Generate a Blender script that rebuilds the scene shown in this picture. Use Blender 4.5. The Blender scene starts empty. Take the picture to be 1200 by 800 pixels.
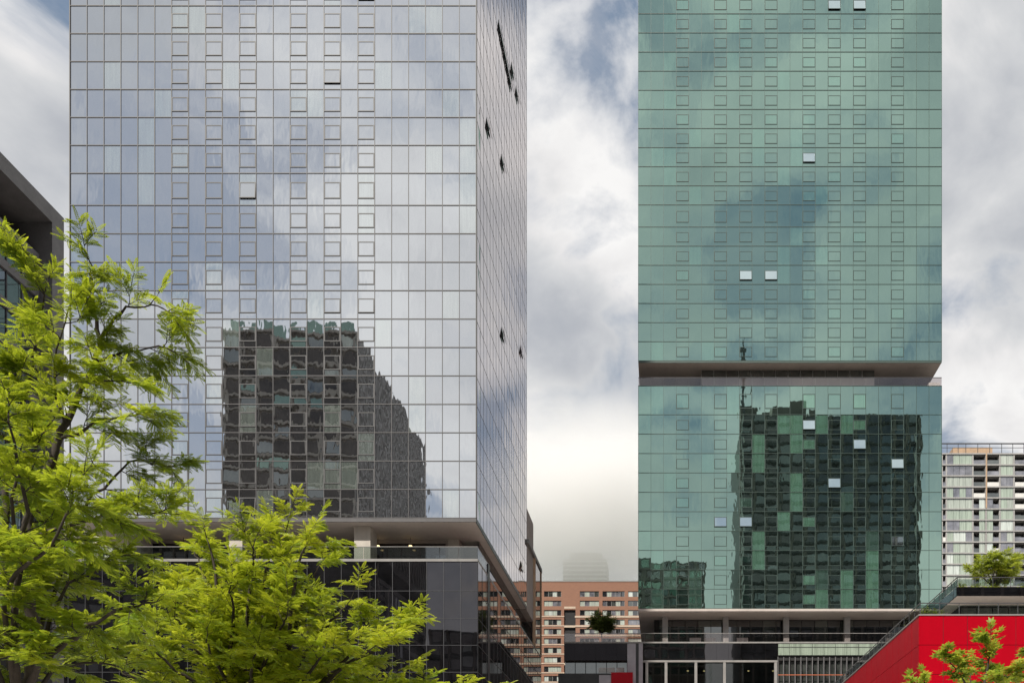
import bpy, math, random
import numpy as np
from mathutils import Vector, Matrix, Euler

random.seed(7); rng = np.random.default_rng(7)
SC = bpy.context.scene
COL = SC.collection

# ------------------------------------------------------------------ camera
F, VX, VY, EYE = 1000.0, 776.0, 988.0, 1.7      # focal length and principal point in photo pixels (1200x800)
cam_d = bpy.data.cameras.new('camera'); cam = bpy.data.objects.new('camera', cam_d); COL.objects.link(cam)
cam.location = (0, 0, EYE); cam.rotation_euler = (math.radians(90), 0, 0)
cam_d.sensor_width = 36; cam_d.lens = 36 * F / 1200
cam_d.shift_x = -(VX - 600) / 1200; cam_d.shift_y = (VY - 400) / 1200
cam_d.clip_end = 6000
SC.camera = cam
SC.render.engine = 'CYCLES'
SC.view_settings.view_transform = 'Standard'; SC.view_settings.look = 'None'
SC.view_settings.exposure = 0.25; SC.view_settings.gamma = 1.0; SC.view_settings.use_curve_mapping = False
cy = SC.cycles
cy.use_denoising = True; cy.max_bounces = 8; cy.glossy_bounces = 4; cy.diffuse_bounces = 3
cy.transparent_max_bounces = 12; cy.volume_bounces = 8; cy.caustics_reflective = False; cy.caustics_refractive = False
cy.sample_clamp_indirect = 6.0

SUN_EL, SUN_AZ = math.radians(50), math.radians(205)   # azimuth clockwise from +Y: behind the camera, to the left

# ------------------------------------------------------------------ node helpers
def nd(nt, typ, **kw):
    n = nt.nodes.new(typ)
    for k, v in kw.items():
        if k in ('op',): n.operation = v
        elif hasattr(n, k) and k not in ('inputs',): setattr(n, k, v)
    return n
def lk(nt, a, b): nt.links.new(a, b)
def val(n, key, v): n.inputs[key].default_value = v
def ramp(nt, fac, stops, interp='LINEAR'):
    r = nt.nodes.new('ShaderNodeValToRGB'); r.color_ramp.interpolation = interp
    e = r.color_ramp.elements
    while len(e) < len(stops): e.new(0.5)
    for i, (p, c) in enumerate(stops):
        e[i].position = p; e[i].color = (*c, 1) if len(c) == 3 else c
    lk(nt, fac, r.inputs[0]); return r.outputs[0]
def mth(nt, op, a, b=None, clamp=False):
    m = nt.nodes.new('ShaderNodeMath'); m.operation = op; m.use_clamp = clamp
    for i, x in enumerate((a, b)):
        if x is None: continue
        if isinstance(x, (int, float)): m.inputs[i].default_value = x
        else: lk(nt, x, m.inputs[i])
    return m.outputs[0]
def noise(nt, vec, scale, detail=4, rough=.5, dist=0):
    n = nt.nodes.new('ShaderNodeTexNoise'); val(n, 'Scale', scale); val(n, 'Detail', detail); val(n, 'Roughness', rough); val(n, 'Distortion', dist)
    if vec is not None: lk(nt, vec, n.inputs['Vector'])
    return n.outputs[0]
def mixc(nt, fac, a, b):
    m = nt.nodes.new('ShaderNodeMix'); m.data_type = 'RGBA'
    for k, x in ((0, fac), (6, a), (7, b)):
        if isinstance(x, (int, float)): m.inputs[k].default_value = x
        elif isinstance(x, tuple): m.inputs[k].default_value = (*x, 1)
        else: lk(nt, x, m.inputs[k])
    return m.outputs[2]

# ------------------------------------------------------------------ world: broken cloud over a daylight sky
W = bpy.data.worlds.new('World'); SC.world = W; W.use_nodes = True
nt = W.node_tree; nt.nodes.clear()
out = nd(nt, 'ShaderNodeOutputWorld'); bg = nd(nt, 'ShaderNodeBackground')
sky = nd(nt, 'ShaderNodeTexSky'); sky.sky_type = 'NISHITA'; sky.sun_disc = False
sky.sun_elevation = SUN_EL; sky.sun_rotation = SUN_AZ; sky.air_density = 1.0; sky.dust_density = 1.5
tc = nd(nt, 'ShaderNodeTexCoord'); sep = nd(nt, 'ShaderNodeSeparateXYZ'); lk(nt, tc.outputs['Generated'], sep.inputs[0])
mpw = nd(nt, 'ShaderNodeMapping'); mpw.inputs['Scale'].default_value = (1, 1, 1.35); mpw.inputs['Location'].default_value = (61.3, 22.8, 8)
lk(nt, tc.outputs['Generated'], mpw.inputs[0]); pv = mpw.outputs[0]
n_det = noise(nt, pv, 7.0, 12, .55, .35)
n_big = noise(nt, pv, 2.6, 3, .5, .15)
n_soft = noise(nt, pv, 4.2, 6, .5, .1)
cv = mth(nt, 'ADD', mth(nt, 'MULTIPLY', n_det, .55), mth(nt, 'MULTIPLY', n_big, .45))
cover = ramp(nt, cv, [(.425, (0, 0, 0)), (.462, (.5, .5, .5)), (.51, (1, 1, 1))])
horiz = ramp(nt, sep.outputs[2], [(.16, (1, 1, 1)), (.47, (0, 0, 0))], 'EASE')
cover = mth(nt, 'MAXIMUM', cover, mth(nt, 'MULTIPLY', horiz, .82))
thick = mth(nt, 'ADD', mth(nt, 'MULTIPLY', cv, .55), mth(nt, 'MULTIPLY', n_soft, .45))
cshade = ramp(nt, thick, [(.44, (9.7, 9.6, 9.5)), (.485, (8.5, 8.4, 8.4)), (.525, (6.9, 7.0, 7.15)), (.60, (5.0, 5.2, 5.6)), (.70, (3.6, 3.9, 4.5))])
cshade = mixc(nt, mth(nt, 'MULTIPLY', horiz, .62), cshade, (8.3, 8.05, 7.85))
slate = mixc(nt, .82, sky.outputs[0], (2.3, 3.1, 4.3))
veil = ramp(nt, noise(nt, pv, 5.5, 10, .62, .6), [(.40, (0, 0, 0)), (.66, (.62, .62, .62))])
slate = mixc(nt, veil, slate, (6.6, 6.6, 6.9))
lk(nt, mixc(nt, cover, slate, cshade), bg.inputs[0]); val(bg, 1, .082)
lk(nt, bg.outputs[0], out.inputs[0])

sun_d = bpy.data.lights.new('sun', 'SUN'); sun_d.energy = 4.9; sun_d.angle = math.radians(1.5); sun_d.color = (1, .95, .86)
sun = bpy.data.objects.new('sun', sun_d); COL.objects.link(sun)
sdir = Vector((math.sin(SUN_AZ) * math.cos(SUN_EL), math.cos(SUN_AZ) * math.cos(SUN_EL), math.sin(SUN_EL)))
sun.rotation_euler = (-sdir).to_track_quat('-Z', 'Y').to_euler(); sun.location = sdir * 300

# ------------------------------------------------------------------ materials
MATS = {}
def newmat(name):
    m = bpy.data.materials.new(name); m.use_nodes = True; MATS[name] = m
    m.node_tree.nodes.clear(); o = m.node_tree.nodes.new('ShaderNodeOutputMaterial')
    return m, m.node_tree, o
def pos(nt): return nt.nodes.new('ShaderNodeNewGeometry').outputs['Position']
def plain(name, col, rough=.7, var=.18, scale=1.2, metal=0, coat=0, bump=0, streak=0, spec=.5):
    """solid surface with grain, blotches and optional vertical streaks"""
    m, nt, o = newmat(name)
    b = nd(nt, 'ShaderNodeBsdfPrincipled'); val(b, 'Roughness', rough); val(b, 'Metallic', metal); val(b, 'Coat Weight', coat); val(b, 'Specular IOR Level', spec)
    p = pos(nt)
    n1 = noise(nt, p, scale, 6, .6); n2 = noise(nt, p, scale * 9, 3, .6)
    f = mth(nt, 'ADD', mth(nt, 'MULTIPLY', n1, .7), mth(nt, 'MULTIPLY', n2, .3))
    if streak:
        mp = nd(nt, 'ShaderNodeMapping'); mp.inputs['Scale'].default_value = (2.5, 2.5, .12); lk(nt, p, mp.inputs[0])
        f = mth(nt, 'ADD', mth(nt, 'MULTIPLY', f, 1 - streak), mth(nt, 'MULTIPLY', noise(nt, mp.outputs[0], 1.5, 5, .6), streak))
    lo = tuple(max(0, c * (1 - var * 1.6)) for c in col); hi = tuple(min(1, c * (1 + var * 1.6)) for c in col)
    lk(nt, ramp(nt, f, [(.3, lo), (.7, hi)]), b.inputs['Base Color'])
    if bump:
        bp = nd(nt, 'ShaderNodeBump'); val(bp, 'Strength', .4); val(bp, 'Distance', bump); lk(nt, n2, bp.inputs['Height']); lk(nt, bp.outputs[0], b.inputs['Normal'])
    lk(nt, b.outputs[0], o.inputs[0]); return m
def glass(name, tint, refl, inside, wav=.0015, wscale=.55, curtain=0, rough=.012):
    """coated facade glass: mirror coat over what is behind the pane (a room or a curtain)"""
    m, nt, o = newmat(name); p = pos(nt)
    g = nd(nt, 'ShaderNodeBsdfGlossy'); val(g, 'Roughness', rough); g.inputs['Color'].default_value = (*tint, 1)
    d = nd(nt, 'ShaderNodeBsdfDiffuse')
    if curtain:
        mp = nd(nt, 'ShaderNodeMapping'); mp.inputs['Scale'].default_value = (1, 1, .04); lk(nt, p, mp.inputs[0])
        f = noise(nt, mp.outputs[0], 5, 3, .6)
        lk(nt, ramp(nt, f, [(.3, tuple(c * .55 for c in inside)), (.65, inside)]), d.inputs[0])
    else:
        f = noise(nt, p, .5, 4, .6)
        lk(nt, ramp(nt, f, [(.35, tuple(c * .4 for c in inside)), (.7, tuple(c * 1.6 for c in inside))]), d.inputs[0])
    bp = nd(nt, 'ShaderNodeBump'); val(bp, 'Strength', 1.0); val(bp, 'Distance', wav)
    mw_ = nd(nt, 'ShaderNodeMapping'); mw_.inputs['Scale'].default_value = (1, 1, .38); lk(nt, p, mw_.inputs[0])
    lk(nt, noise(nt, mw_.outputs[0], wscale, 2, .5), bp.inputs['Height']); lk(nt, bp.outputs[0], g.inputs['Normal'])
    lw = nd(nt, 'ShaderNodeFresnel'); val(lw, 0, 1.5)
    fac = mth(nt, 'ADD', mth(nt, 'MULTIPLY', lw.outputs[0], 1 - refl), refl, True)
    mx = nd(nt, 'ShaderNodeMixShader'); lk(nt, fac, mx.inputs[0]); lk(nt, d.outputs[0], mx.inputs[1]); lk(nt, g.outputs[0], mx.inputs[2])
    lk(nt, mx.outputs[0], o.inputs[0]); return m
def clearglass(name, tint, refl=.12):
    m, nt, o = newmat(name)
    t = nd(nt, 'ShaderNodeBsdfTransparent'); t.inputs[0].default_value = (*tint, 1)
    g = nd(nt, 'ShaderNodeBsdfGlossy'); val(g, 'Roughness', .02)
    lw = nd(nt, 'ShaderNodeFresnel'); val(lw, 0, 1.5)
    fac = mth(nt, 'ADD', mth(nt, 'MULTIPLY', lw.outputs[0], .8), refl, True)
    mx = nd(nt, 'ShaderNodeMixShader'); lk(nt, fac, mx.inputs[0]); lk(nt, t.outputs[0], mx.inputs[1]); lk(nt, g.outputs[0], mx.inputs[2])
    lk(nt, mx.outputs[0], o.inputs[0]); return m
def leafmat(name, c1, c2, c3, trans=.5):
    m, nt, o = newmat(name)
    at = nd(nt, 'ShaderNodeAttribute'); at.attribute_name = 'tone'
    c = ramp(nt, at.outputs['Fac'], [(0, c1), (.55, c2), (1, c3)])
    d = nd(nt, 'ShaderNodeBsdfPrincipled'); val(d, 'Roughness', .45); val(d, 'Specular IOR Level', .35); lk(nt, c, d.inputs['Base Color'])
    t = nd(nt, 'ShaderNodeBsdfTranslucent')
    lk(nt, mixc(nt, .5, c, tuple(min(1, x * 1.7) for x in c3)), t.inputs[0])
    mx = nd(nt, 'ShaderNodeMixShader'); val(mx, 0, trans); lk(nt, d.outputs[0], mx.inputs[1]); lk(nt, t.outputs[0], mx.inputs[2])
    lk(nt, mx.outputs[0], o.inputs[0]); return m
def emit(name, col, s):
    m, nt, o = newmat(name); e = nd(nt, 'ShaderNodeEmission'); e.inputs[0].default_value = (*col, 1); val(e, 1, s); lk(nt, e.outputs[0], o.inputs[0]); return m
def brickmat(name):
    m, nt, o = newmat(name); b = nd(nt, 'ShaderNodeBsdfPrincipled'); val(b, 'Roughness', .85)
    p = pos(nt); mp = nd(nt, 'ShaderNodeMapping'); mp.inputs['Rotation'].default_value = (math.radians(90), 0, 0); lk(nt, p, mp.inputs[0])
    bt = nd(nt, 'ShaderNodeTexBrick'); lk(nt, mp.outputs[0], bt.inputs['Vector']); val(bt, 'Scale', 1); val(bt, 'Brick Width', .5); val(bt, 'Row Height', .18); val(bt, 'Mortar Size', .02)
    bt.inputs['Color1'].default_value = (.30, .14, .082, 1); bt.inputs['Color2'].default_value = (.24, .11, .07, 1); bt.inputs['Mortar'].default_value = (.24, .15, .11, 1)
    n = noise(nt, p, .25, 5, .65)
    lk(nt, mixc(nt, mth(nt, 'MULTIPLY', n, .5), bt.outputs[0], (.20, .10, .065)), b.inputs['Base Color'])
    lk(nt, b.outputs[0], o.inputs[0]); return m

plain('silver_frame', (.085, .08, .082), .55, .12)
plain('silver_sash', (.07, .068, .07), .55, .1)
plain('green_frame', (.045, .075, .065), .5, .1)
plain('interior', (.025, .024, .024), .9, .3)
plain('red_seal', (.12, .02, .02), .6, .1)
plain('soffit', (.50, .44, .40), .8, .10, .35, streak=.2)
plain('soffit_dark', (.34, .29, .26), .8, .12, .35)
plain('stone', (.50, .45, .39), .8, .12, .8, streak=.3)
plain('concrete', (.36, .35, .34), .85, .14, .6, bump=.01, streak=.35)
plain('dark_metal', (.055, .055, .06), .4, .15)
plain('grey_metal', (.15, .145, .148), .5, .15)
plain('lilac_panel', (.36, .34, .37), .35, .08)
plain('pale_panel', (.72, .69, .69), .5, .08)
plain('coping', (.24, .23, .22), .7, .12)
plain('white_paint', (.66, .65, .62), .6, .08, .3, streak=.3)
plain('cream_wall', (.62, .57, .47), .8, .1, .3, streak=.3)
plain('brown_wall', (.17, .15, .135), .8, .18, .3, streak=.4)
plain('brown_light', (.33, .305, .275), .8, .15, .3, streak=.4)
plain('black_wall', (.03, .032, .033), .5, .3, .3)
plain('red_paint', (.37, .0012, .010), .30, .06, .35, streak=.25, spec=.18)
plain('asphalt', (.05, .05, .052), .9, .25, 3, bump=.01)
plain('paving', (.40, .385, .365), .85, .18, 1.2, bump=.01)
plain('hill_green', (.05, .075, .04), .95, .3, .02)
plain('bark', (.045, .034, .026), .9, .3, 6, bump=.01)
plain('soil', (.06, .045, .03), .95, .3, 4)
plain('orange_rail', (.45, .12, .05), .5, .1)
plain('tan_wall', (.42, .29, .19), .8, .12)
brickmat('brick')
plain('band', (.50, .40, .31), .85, .12, .8, streak=.3)
glass('silver_glass', (.80, .83, .86), .82, (.03, .03, .032), .0050, .9)
glass('silver_glass_curtain', (.80, .83, .86), .74, (.30, .36, .32), .0050, .9, curtain=1)
glass('silver_side', (.80, .765, .76), .80, (.10, .095, .092), .0030, .9)
TG = (.43, .625, .54)
glass('green_glass', TG, .74, (.02, .03, .026), .0030, .9)
glass('green_glass_pale', (.42, .63, .545), .70, (.09, .17, .135), .0030, .9, curtain=1)
glass('green_glass_curtain', TG, .60, (.14, .30, .21), .0030, .9, curtain=1)
glass('green_glass_open', (.74, .88, .90), .8, (.1, .12, .12), .0005)
glass('black_glass', (.80, .76, .78), .10, (.006, .006, .007), .0012)
glass('side_glass', (.72, .70, .70), .30, (.02, .02, .02), .0010)
glass('dark_glass', (.75, .78, .8), .18, (.015, .016, .018), .001)
glass('smoky_glass', (.7, .75, .75), .22, (.05, .055, .05), .001)
glass('blue_glass', (.62, .65, .72), .34, (.05, .055, .065), .001)
glass('pale_green_pane', (.75, .8, .75), .22, (.42, .50, .40), .001, curtain=1)
glass('grey_pane', (.75, .76, .8), .25, (.16, .16, .18), .001)
glass('bright_pane', (.8, .85, .82), .25, (.72, .78, .72), .001, curtain=1)
glass('curtain_pane', (.8, .82, .8), .15, (.50, .55, .48), .001, curtain=1)
glass('far_green', (.45, .62, .54), .35, (.06, .10, .08), .001)
glass('umber_glass', (.5, .47, .45), .05, (.045, .038, .034), .001)
clearglass('rail_glass', (.72, .78, .76), .10)
clearglass('rail_glass_warm', (.80, .76, .75), .07)
glass('black_band', (.35, .32, .35), .01, (.006, .006, .007), .0012)
clearglass('shop_glass', (.55, .6, .56), .08)
emit('lamp_glow', (1, .72, .35), 2.2)
leafmat('locust_leaf', (.055, .125, .008), (.19, .295, .012), (.46, .485, .03))
leafmat('roof_leaf', (.10, .16, .015), (.24, .32, .03), (.42, .45, .05))
leafmat('dark_leaf', (.08, .12, .03), (.14, .19, .04), (.20, .24, .05))
leafmat('maple_leaf', (.10, .21, .015), (.24, .38, .03), (.42, .40, .05))

# ------------------------------------------------------------------ geometry helpers
def P(x, y, D): return Vector(((x - VX) / F * D, D, EYE + (VY - y) / F * D))
def PX(x, D): return (x - VX) / F * D
def PZ(y, D): return EYE + (VY - y) / F * D
WL = {}
class MB:
    def __init__(s): s.v = []; s.f = []; s.sm = []
    def box(s, x0, x1, y0, y1, z0, z1):
        n = len(s.v); s.v += [(x, y, z) for z in (z0, z1) for y in (y0, y1) for x in (x0, x1)]
        s.f += [tuple(n + i for i in q) for q in ((0, 2, 3, 1), (4, 5, 7, 6), (0, 1, 5, 4), (2, 6, 7, 3), (0, 4, 6, 2), (1, 3, 7, 5))]
        return s
    def grid(s, c, u, v, nrm, w, h, amp, nu=4, nv=4, ph=None):
        """bowed pane: c centre, u and v unit axes, nrm outward"""
        n = len(s.v); c = Vector(c); u = Vector(u); v = Vector(v); nrm = Vector(nrm)
        a, b, cc, tu, tv = ph if ph else (amp, 0, 0, 0, 0)
        for j in range(nv + 1):
            for i in range(nu + 1):
                p, q = 2 * i / nu - 1, 2 * j / nv - 1
                d = a * (1 - p * p) * (1 - q * q) + b * p * (1 - p * p) * (1 - q * q * .5) + cc * q * (1 - q * q) + tu * p + tv * q
                s.v.append(tuple(c + u * (p * w / 2) + v * (q * h / 2) + nrm * d))
        flip = u.cross(v).dot(nrm) < 0
        for j in range(nv):
            for i in range(nu):
                k = n + j * (nu + 1) + i; q = (k, k + 1, k + nu + 2, k + nu + 1)
                s.f.append(q[::-1] if flip else q)
        return s
    def prism(s, pts, d):
        """extrude polygon pts by vector d"""
        n = len(s.v); m = len(pts); d = Vector(d)
        s.v += [tuple(p) for p in pts] + [tuple(Vector(p) + d) for p in pts]
        s.f += [tuple(range(n, n + m))[::-1], tuple(range(n + m, n + 2 * m))]
        s.f += [(n + i, n + (i + 1) % m, n + m + (i + 1) % m, n + m + i) for i in range(m)]
        return s
    def tube(s, pts, rad, seg=7):
        n = len(s.v); pts = [Vector(p) for p in pts]
        for i, p in enumerate(pts):
            t = (pts[min(i + 1, len(pts) - 1)] - pts[max(i - 1, 0)]).normalized()
            a = t.cross(Vector((.3, .9, .31))).normalized(); b = t.cross(a)
            for k in range(seg):
                g = 2 * math.pi * k / seg
                s.v.append(tuple(p + (a * math.cos(g) + b * math.sin(g)) * rad[i]))
        for i in range(len(pts) - 1):
            for k in range(seg):
                s.f.append((n + i * seg + k, n + i * seg + (k + 1) % seg, n + (i + 1) * seg + (k + 1) % seg, n + (i + 1) * seg + k))
        s.f.append(tuple(n + k for k in range(seg))[::-1]); m = n + (len(pts) - 1) * seg; s.f.append(tuple(m + k for k in range(seg)))
        return s
    def mesh(s, name, mat, smooth=False):
        me = bpy.data.meshes.new(name); me.from_pydata(s.v, [], s.f)
        if mat: me.materials.append(MATS[mat])
        if smooth: me.polygons.foreach_set('use_smooth', [True] * len(me.polygons))
        me.update(); return me
    def build(s, name, mat, parent=None, smooth=False, stuff=False):
        a = np.array(s.v); c = (a.min(0) + a.max(0)) / 2; c[2] = a[:, 2].min()
        s.v = [tuple(q) for q in (a - c)]
        o = put(name, s.mesh(name, mat, smooth), Vector(c), parent)
        if stuff: o['kind'] = 'stuff'
        return o
def put(name, me, loc, parent=None, mat=None):
    o = bpy.data.objects.new(name, me); COL.objects.link(o); loc = Vector(loc)
    if parent is not None:
        o.parent = parent; o.location = loc - WL[parent.name]
    else: o.location = loc
    WL[o.name] = loc
    if mat:
        o.material_slots[0].link = 'OBJECT'; o.material_slots[0].material = MATS[mat]
    return o
def thing(name, label, cat, loc, group=None):
    o = bpy.data.objects.new(name, None); COL.objects.link(o); o.location = loc; WL[o.name] = Vector(loc)
    o.empty_display_size = 1; tag(o, label, cat, group); return o
def tag(o, label, cat, group=None):
    o['label'] = label; o['category'] = cat
    if group: o['group'] = group
    return o
def struct(o): o['kind'] = 'structure'; return o
def boxpart(name, mat, parent, *b): return MB().box(*b).build(name, mat, parent)
def sharedbox(name, mat, sx, sy, sz):
    return MB().box(-sx / 2, sx / 2, -sy / 2, sy / 2, 0, sz).mesh(name, mat)

def pane_mesh(name, w, h, mat, amp, top_origin=False):
    r = lambda a: random.uniform(-a, a)
    ph = (-amp * random.uniform(.55, 1.5), r(amp * .7), r(amp * .6), r(amp * .55), r(amp * .7))
    return MB().grid((0, 0, -h / 2 if top_origin else 0), (1, 0, 0), (0, 0, 1), (0, -1, 0), w, h, amp, 4, 4, ph).mesh(name, mat, True)

def ring_mesh(name, mat, w, h, t, d, top_origin=True):
    m = MB(); z1 = 0 if top_origin else h / 2; z0 = z1 - h
    m.box(-w / 2, w / 2, -d / 2, d / 2, z1 - t, z1); m.box(-w / 2, w / 2, -d / 2, d / 2, z0, z0 + t)
    m.box(-w / 2, -w / 2 + t, -d / 2, d / 2, z0 + t, z1 - t); m.box(w / 2 - t, w / 2, -d / 2, d / 2, z0 + t, z1 - t)
    return m.mesh(name, mat)

def curtain_wall(root, x0, x1, ncol, levels, D, opcols, gm, frame, sash, amp, opens, pick, is_part, mw=.06, tw=.075, small_parts=True):
    """front of a glazed tower: mullions, transoms, fixed panes and hinged windows"""
    cw = (x1 - x0) / ncol; fh = levels[1] - levels[0]
    fix = [pane_mesh('pane', cw - .01, fh - .01, gm, amp) for _ in range(12)]
    WT, WB = .285, .79
    wins = [pane_mesh('window_pane', cw - .2, fh * (WB - WT) - .14, gm, amp * .6, True) for _ in range(6)]
    ups = [pane_mesh('upper_pane', cw - .01, fh * WT - .01, gm, amp * .4) for _ in range(5)]
    lows = [pane_mesh('lower_pane', cw - .01, fh * (1 - WB) - .01, gm, amp * .4) for _ in range(5)]
    sashm = ring_mesh('window', sash, cw - .09, fh * (WB - WT), .085 if mw > .055 else .05, .05)
    stuff = MB(); nparts = 0
    for c in range(ncol):
        xc = x0 + (c + .5) * cw
        for k in range(len(levels) - 1):
            z0, z1 = levels[k], levels[k + 1]; s = (z1 - z0) / fh; zc = (z0 + z1) / 2
            tilt = (random.gauss(0, .0009), 0, random.gauss(0, .0009))
            if c in opcols:
                ang = opens.get((c, k), 0.0)
                zt = z1 - (z1 - z0) * WT
                w = put('window', sashm, (xc, D - .005, zt), root); w.scale = (1, 1, s)
                if ang: w.rotation_euler = (-ang, 0, 0)
                mt = pick(c, k, 'window') if not ang else pick(c, k, 'open')
                p = put('pane', random.choice(wins), (xc, D + .0, zt - .07), w, mt)
                if small_parts:
                    for nm, lst, za, zb in (('upper_pane', ups, zt, z1), ('lower_pane', lows, z0, z1 - (z1 - z0) * WB)):
                        q = put(nm, random.choice(lst), (xc, D + .03, (za + zb) / 2), root, pick(c, k, nm)); q.scale = (1, 1, s)
                else:
                    for za, zb in ((zt, z1), (z0, z1 - (z1 - z0) * WB)):
                        r = lambda a: random.uniform(-a, a)
                        stuff.grid((xc, D + .03, (za + zb) / 2), (1, 0, 0), (0, 0, 1), (0, -1, 0), cw, zb - za, amp, 2, 2, (r(amp * .4), 0, 0, r(amp * .4), r(amp * .3)))
            elif is_part(c, k, nparts):
                q = put('pane', random.choice(fix), (xc, D + .03, zc), root, pick(c, k, 'pane')); q.scale = (1, 1, s); q.rotation_euler = tilt; nparts += 1
            else:
                r = lambda a: random.uniform(-a, a)
                stuff.grid((xc, D + .03, zc), (1, 0, 0), (0, 0, 1), (0, -1, 0), cw - .01, z1 - z0 - .01, amp, 4, 4, (-amp * random.uniform(.6, 1.4), r(amp * .7), r(amp * .6), r(amp * .5), r(amp * .5)))
    if stuff.v: stuff.build('glazing', gm, root, True, True)
    zb, zt = levels[0], levels[-1]
    mm = sharedbox('mullion', frame, mw, .045, zt - zb)
    for c in range(ncol + 1): put('mullion', mm, (x0 + c * cw, D, zb), root)
    tm = sharedbox('transom', frame, x1 - x0 + .06, .05, tw)
    for z in levels: put('transom', tm, ((x0 + x1) / 2, D - .004, z - tw / 2), root)

# ------------------------------------------------------------------ ground
m = MB(); m.v = [(-3000, -3000, 0), (3000, -3000, 0), (3000, 3000, 0), (-3000, 3000, 0)]; m.f = [(0, 1, 2, 3)]
struct(m.build('ground', 'asphalt'))
struct(MB().box(-120, 110, -70, 190, .004, .13).build('pavement', 'paving'))
# hillside behind the brick block, climbing into the cloud
m = MB(); N = 28
for j in range(N + 1):
    for i in range(N + 1):
        x = -1500 + 3000 * i / N; y = 420 + 1500 * j / N
        t = j / N; s = t * t * (3 - 2 * t)
        m.v.append((x, y, -2 + 330 * s * (.8 + .2 * math.sin(x * .004 + 1)) + 14 * math.sin(x * .013 + y * .01) * min(1, t * 4)))
for j in range(N):
    for i in range(N):
        k = j * (N + 1) + i; m.f.append((k, k + 1, k + N + 2, k + N + 1))
struct(m.build('hillside', 'hill_green', smooth=True))

# ------------------------------------------------------------------ silver glass tower with black podium
D1 = 92.0
LX0, LX1 = PX(82, D1), PX(558, D1)
LB = 126.3                                             # depth of the tower's back
T = thing('silver_glass_tower', 'silver mirror glass tower with black glass podium and open terrace beneath it', 'tower', ((LX0 + LX1) / 2, (D1 + LB) / 2, .13))
zl = [PZ(606.5, D1)]
NFL = 33
for k in range(NFL): zl.append(zl[-1] + (3.061 if k < 11 else 3.45 if k == 11 else 3.0085))
opens1 = {(15, 15): .05, (10, 11): .055, (10, 0): .08, (15, 7): .03, (17, 7): .03, (17, 18): .06}
def pick1(c, k, what):
    if what == 'open': return 'silver_glass'
    # panes with pale curtains drawn behind them
    h = (c * 7919 + k * 104729 + c * k * 31) % 97
    return 'silver_glass_curtain' if h < 13 else 'silver_glass'
def part1(c, k, n):
    x = 82 + (c + .5) * 19.83; y = 606 - (k + .5) * 33.3
    if k >= 19 or n >= 299: return False
    return not (x < 200 and y > 330)
curtain_wall(T, LX0, LX1, 24, zl, D1, {6, 8, 10, 13, 15, 17}, 'silver_glass', 'silver_frame', 'silver_sash', .0020, opens1, pick1, part1)
ZB, ZT = zl[0], zl[-1]
boxpart('core', 'interior', T, LX0 + .25, LX1 - .25, D1 + .28, LB - .2, ZB + .05, ZT - .05)
boxpart('corner_post', 'silver_frame', T, LX0 - .05, LX0 + .04, D1 - .06, D1 + .3, ZB, ZT)
boxpart('corner_post', 'silver_frame', T, LX1 - .04, LX1 + .05, D1 - .06, D1 + .3, ZB, ZT)
boxpart('roof_slab', 'coping', T, LX0 - .1, LX1 + .1, D1 - .1, LB + .1, ZT, ZT + .8)
boxpart('rear_wall', 'silver_frame', T, LX0, LX1, LB - .15, LB, ZB, ZT)
boxpart('end_wall', 'silver_side', T, LX0, LX0 + .12, D1 + .31, LB - .16, ZB, ZT)
# side face, seen at a grazing angle
m = MB(); g = MB(); nc = 19; cwS = (LB - D1 - .3) / nc
for c in range(nc):
    for k in range(NFL):
        r = lambda a: random.uniform(-a, a); A = .005
        m.grid((LX1 + .0, D1 + .3 + (c + .5) * cwS, (zl[k] + zl[k + 1]) / 2), (0, 1, 0), (0, 0, 1), (1, 0, 0), cwS, zl[k + 1] - zl[k], A, 4, 4, (-A * random.uniform(.5, 1.3), r(A * .6), r(A * .5), r(A * .5), r(A * .5)))
m.build('side_glazing', 'silver_side', T, True, True)
for c in range(nc + 1): g.box(LX1 - .03, LX1 + .012, D1 + .3 + c * cwS - .03, D1 + .3 + c * cwS + .03, ZB, ZT)
for k in range(NFL + 1): g.box(LX1 - .03, LX1 + .01, D1 + .33, LB - .03, zl[k] - .03, zl[k] + .03)
g.build('side_grid', 'silver_frame', T, stuff=True)
sw = MB().box(0, .04, -cwS / 2 + .05, cwS / 2 - .05, -1.2, 0).mesh('side_window', 'silver_side')
for (px, py, n) in ((571, 136, 1), (588, 182, 1), (600, 70, 1), (606, 101, 1), (588, 380, 1), (597, 82, 5), (612, 400, 1), (611, 652, 1)):
    Dd = -LX1 / (VX - px) * F
    c = int((Dd - D1 - .3) / cwS); z = PZ(py, Dd)
    k = max(i for i in range(NFL) if zl[i] <= z)
    for q in range(n):
        cc = min(max(c - q, 0), nc - 1)
        w = put('side_window', sw, (LX1 + .05, D1 + .3 + (cc + .5) * cwS, zl[k] + 1.9), T); w.rotation_euler = (0, -.16, 0)
        boxpart('opening', 'interior', T, LX1 + .031, LX1 + .04, D1 + .3 + cc * cwS + .08, D1 + .3 + (cc + 1) * cwS - .08, zl[k] + .72, zl[k] + 1.0)
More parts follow.
